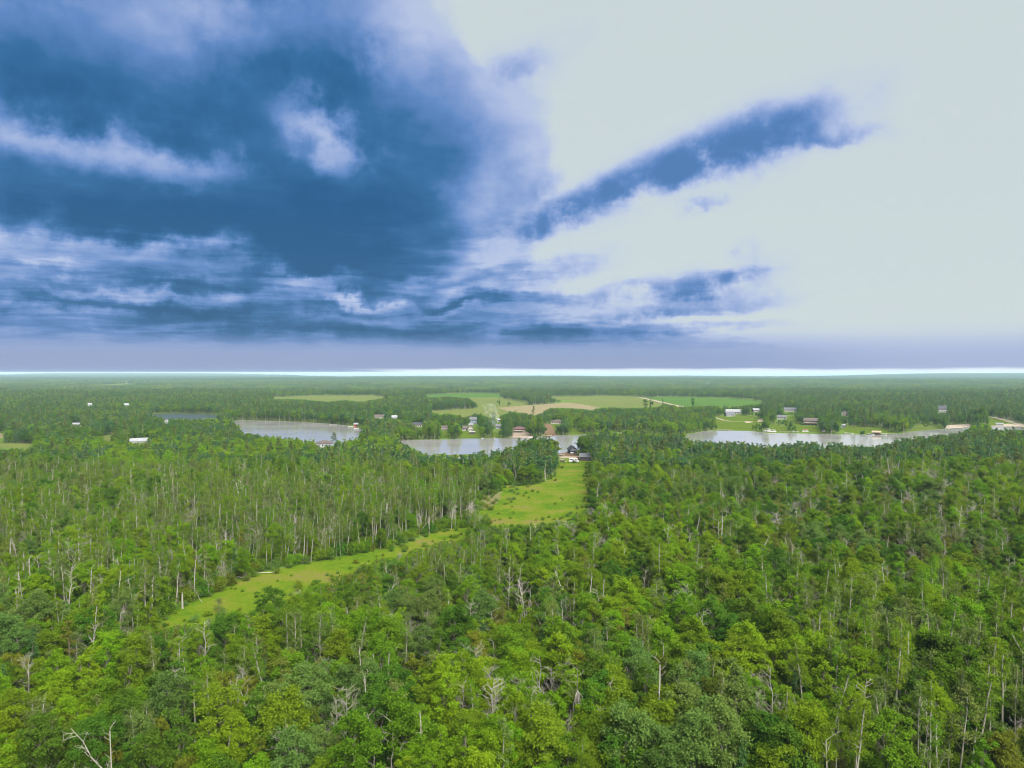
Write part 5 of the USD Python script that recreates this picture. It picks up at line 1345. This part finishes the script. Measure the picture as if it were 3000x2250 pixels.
# bushes in the clearing
rb_ = np.random.default_rng(9)
BROWS = []
BUSH = [(1503, 1429, 2.6), (1515, 1421, 2.8), (1522, 1424, 2.4), (1531, 1420, 2.4), (1547, 1428, 2.2), (1498, 1441, 2.4), (1515, 1436, 2.2), (1562, 1442, 2.2), (1577, 1444, 1.6), (1541, 1447, 2.2), (1517, 1450, 2.0), (1507, 1446, 1.8), (1535, 1455, 1.6), (1550, 1461, 1.7), (1492, 1466, 2.4), (1506, 1465, 2.2), (1498, 1473, 1.7),
        (1478, 1480, 1.5), (1486, 1478, 1.4), (1500, 1487, 1.1), (1628, 1479, 1.6), (1645, 1462, 1.2), (1650, 1467, 1.2), (1678, 1475, 1.2), (1466, 1525, 1.6), (1496, 1521, 1.3), (1608, 1518, 1.6), (1623, 1524, 1.5), (1650, 1520, 1.5), (1634, 1533, 1.6), (1505, 1505, 1.6), (1460, 1508, 1.5), (1428, 1488, 3.0), (1445, 1478, 2.6), (1412, 1480, 2.4), (1436, 1496, 3.2), (1455, 1470, 2.6),
        (811, 1706, .9), (852, 1690, 1.0), (708, 1736, 1.1), (1302, 1582, 1.2), (1322, 1588, 1.4), (1718, 1379, 1.6), (1730, 1381, 1.8)]
for i_, (bx_, by_, bh_) in enumerate(BUSH):
    x, y = G(bx_, by_)
    k_ = 'bush_2' if by_ < 1475 and bx_ < 1530 else 'bush_1' if bx_ < 1460 and by_ < 1500 else 'bush_0'
    zone = ('pale grey green bush in the group at the upper left of the meadow' if by_ < 1475 and bx_ < 1580 else 'low dark bush scattered in the middle of the meadow' if bx_ > 1590 and by_ < 1500 else 'dry olive bush on the brown scrub left of the meadow' if bx_ < 1460 and by_ < 1500 else
            'small dark bush alone in the lower grass clearing' if bx_ < 1200 else 'low bush at the narrow end of the clearing' if by_ > 1560 else 'bush by the right edge of the meadow near the camper' if bx_ > 1700 else 'small dark bush along the lower end of the meadow')
    BROWS.append((zone, bx_, x, y, bh_ / 2.4, k_))
for lab, (zone, _, x, y, s, k_) in zip(ranked([r[0] for r in BROWS], [r[1] for r in BROWS]), BROWS):
    thing('bush', lab, 'bush', (x, y, 0), rb_.uniform(0, 6.28), (s, s, s * .8), 'bushes in the clearing', None, f'/World/tree_kinds/{k_}')

near_forest(); ragged_edges(); mid_forest()
SPA = np.array(SPECIAL)
from scipy.spatial import cKDTree
def clear_of(rows, ix, iy):
    a = np.array([(r[ix], r[iy]) for r in rows])
    tr_ = cKDTree(a)
    drop = set()
    for x, y, r in SPECIAL:
        drop.update(tr_.query_ball_point((x, y), r))
        # nothing of size directly in front of a tree that the photograph shows whole
        for d in np.arange(2.2, min(y * .085, 14.0), 1.6): drop.update(tr_.query_ball_point((x * (1 - d / y), y - d), 1.5 if r < 1.9 else 1.0) if d < (14 if r < 1.9 else 5) else [])
    return [r for i, r in enumerate(rows) if i not in drop]
PLACED[:] = clear_of(PLACED, 1, 2)
MID[:] = clear_of(MID, 1, 2)

# the trees that show largest become things of their own
TONE = {'bright': 'yellow-green', 'mid': 'fresh-green', 'deep': 'dark-green', 'olive': 'olive-brown', 'pale': 'grey-green'}
SHAPE = ['round-crowned', 'upright oval', 'low spreading', 'full-crowned', 'narrow', 'wide-domed']
FAM = {'broadleaf': ('broadleaf_tree', 'tree', 300), 'aspen': ('aspen_tree', 'aspen', 240), 'dead': ('dead_tree', 'dead tree', 220), 'cedar': ('cedar_tree', 'cedar', 110), 'larch': ('larch_tree', 'larch', 50), 'spruce': ('spruce_tree', 'spruce', 90), 'twiggy': ('leafless_tree', 'bare tree', 120)}
cand = {k: [] for k in FAM}
for i, (k, x, y, yw, s, t) in enumerate(PLACED):
    f = k.split('_')[0]
    if f not in FAM: continue
    h = KIND[k] * s
    px, pb = proj(x, y, 0); _, pt = proj(x, y, h)
    _, pm = proj(x, y, h * .75)
    if -10 < px < 3010 and pm < 2245: cand[f].append((h / y, i, px, (pt + pb) / 2 if f != 'aspen' else pm))
XY = np.array([(p[1], p[2]) for p in PLACED])
dead_tree_ = cKDTree(np.array([(p[1], p[2]) for p in PLACED if p[0].startswith('dead')]))
dark_tree_ = cKDTree(np.array([(p[1], p[2]) for p in PLACED if p[0].startswith(('spruce', 'cedar'))]))
taken = set()
SHOWN = []
ROWS = [(2110, 'at bottom edge'), (2010, 'above bottom edge'), (1900, 'in lower forest'), (1790, 'below clearing tip'), (1680, 'beside the clearing'), (1560, 'at narrow clearing'), (1450, 'beside the meadow'), (0, 'near the river')]
COLS = ['far left', 'left', 'inner left', 'left of centre', 'near centre', 'right of centre', 'inner right', 'right', 'far right']
PRE = {'aspen': ['slim pale-trunked aspen', 'very tall aspen', 'bushy aspen', 'tall full aspen', 'thin sparse aspen'], 'dead': ['bare pale dead tree', 'tall twiggy dead tree', 'broken pale snag', 'bare many boughed dead tree', 'broken dead tree with drooping boughs', 'pale limbless pole'],
       'cedar': ['brown bushy cedar', 'olive columnar cedar'], 'twiggy': ['grey twiggy leafless tree', 'wide twiggy leafless tree'], 'larch': ['yellowish open larch', 'tall thin yellowish larch'], 'spruce': ['dark pointed spruce', 'tall dark spruce', 'small dark spruce']}
for f, (nm, cat, most) in FAM.items():
    for _, i, px, pm in sorted(cand[f], reverse=True)[:most]:
        k, x, y, yw, s, t = PLACED[i]
        taken.add(i)
        parts_ = k.split('_')
        what = f'{TONE[parts_[1]]} {SHAPE[int(parts_[2])]} tree' if f == 'broadleaf' else PRE[f][int(parts_[1])]
        size = '' if .8 < s < 1.0 else 'big ' if s >= 1.0 else 'small '
        rel = ''
        if f in ('broadleaf', 'aspen'):
            d, j = dead_tree_.query((x, y))
            if d < 2.6: rel = ' by dead trunk'
            else:
                d, j = dark_tree_.query((x, y))
                if d < 2.8: rel = ' by dark conifer'
        lean = ' leaning' if max(abs(t[0]), abs(t[1])) > 14 else ''
        row = next(w for lim, w in ROWS if pm >= lim)
        col = COLS[int(np.clip(px / 3000 * 9, 0, 8))]
        lab = f'{size}{lean.strip() + " " if lean else ""}{what}{rel}, {row}, {col}'
        SHOWN.append((lab, px, nm, cat, x, y, yw, s, f'{cat}s {row}, {col}', t, k))
for lab, r_ in zip(ranked([r[0] for r in SHOWN], [r[1] for r in SHOWN]), SHOWN):
    thing(r_[2], lab, r_[3], (r_[4], r_[5], 0), r_[6], r_[7], r_[8], (r_[9][0], r_[9][1]), f'/World/tree_kinds/{r_[10]}')
rest = [p for i, p in enumerate(PLACED) if i not in taken]
instancer('forest', [(k, x, y, 0, yw, s, t[0], t[1]) for k, x, y, yw, s, t in rest if not k.startswith('bush')], 'dense mixed forest behind the nearest trees up to the river', 'forest')
instancer('undergrowth', [(k, x, y, 0, yw, s, t[0], t[1]) for k, x, y, yw, s, t in rest if k.startswith('bush')], 'low green undergrowth between the trunks of the forest', 'undergrowth')
instancer('lakeside_forest', [(k, x, y, z, yw, s, 0, 0) for k, x, y, z, yw, s in MID], 'forest around the lake, the river and the fields', 'forest')
far = far_forest()
instancer('distant_forest', [(k, x, y, z, yw, s, 0, 0) for k, x, y, z, yw, s in far], 'blue green distant forest reaching to the horizon', 'forest')
print(len(PLACED), len(MID), len(far), len(taken))
hz = trimesh.creation.box((90000, 90000, 78)); hz.apply_translation((0, 20000, 78 / 2 - 11))
single('haze', hz, 'haze', 'thin pale haze over the whole land', 'haze', kind='stuff')
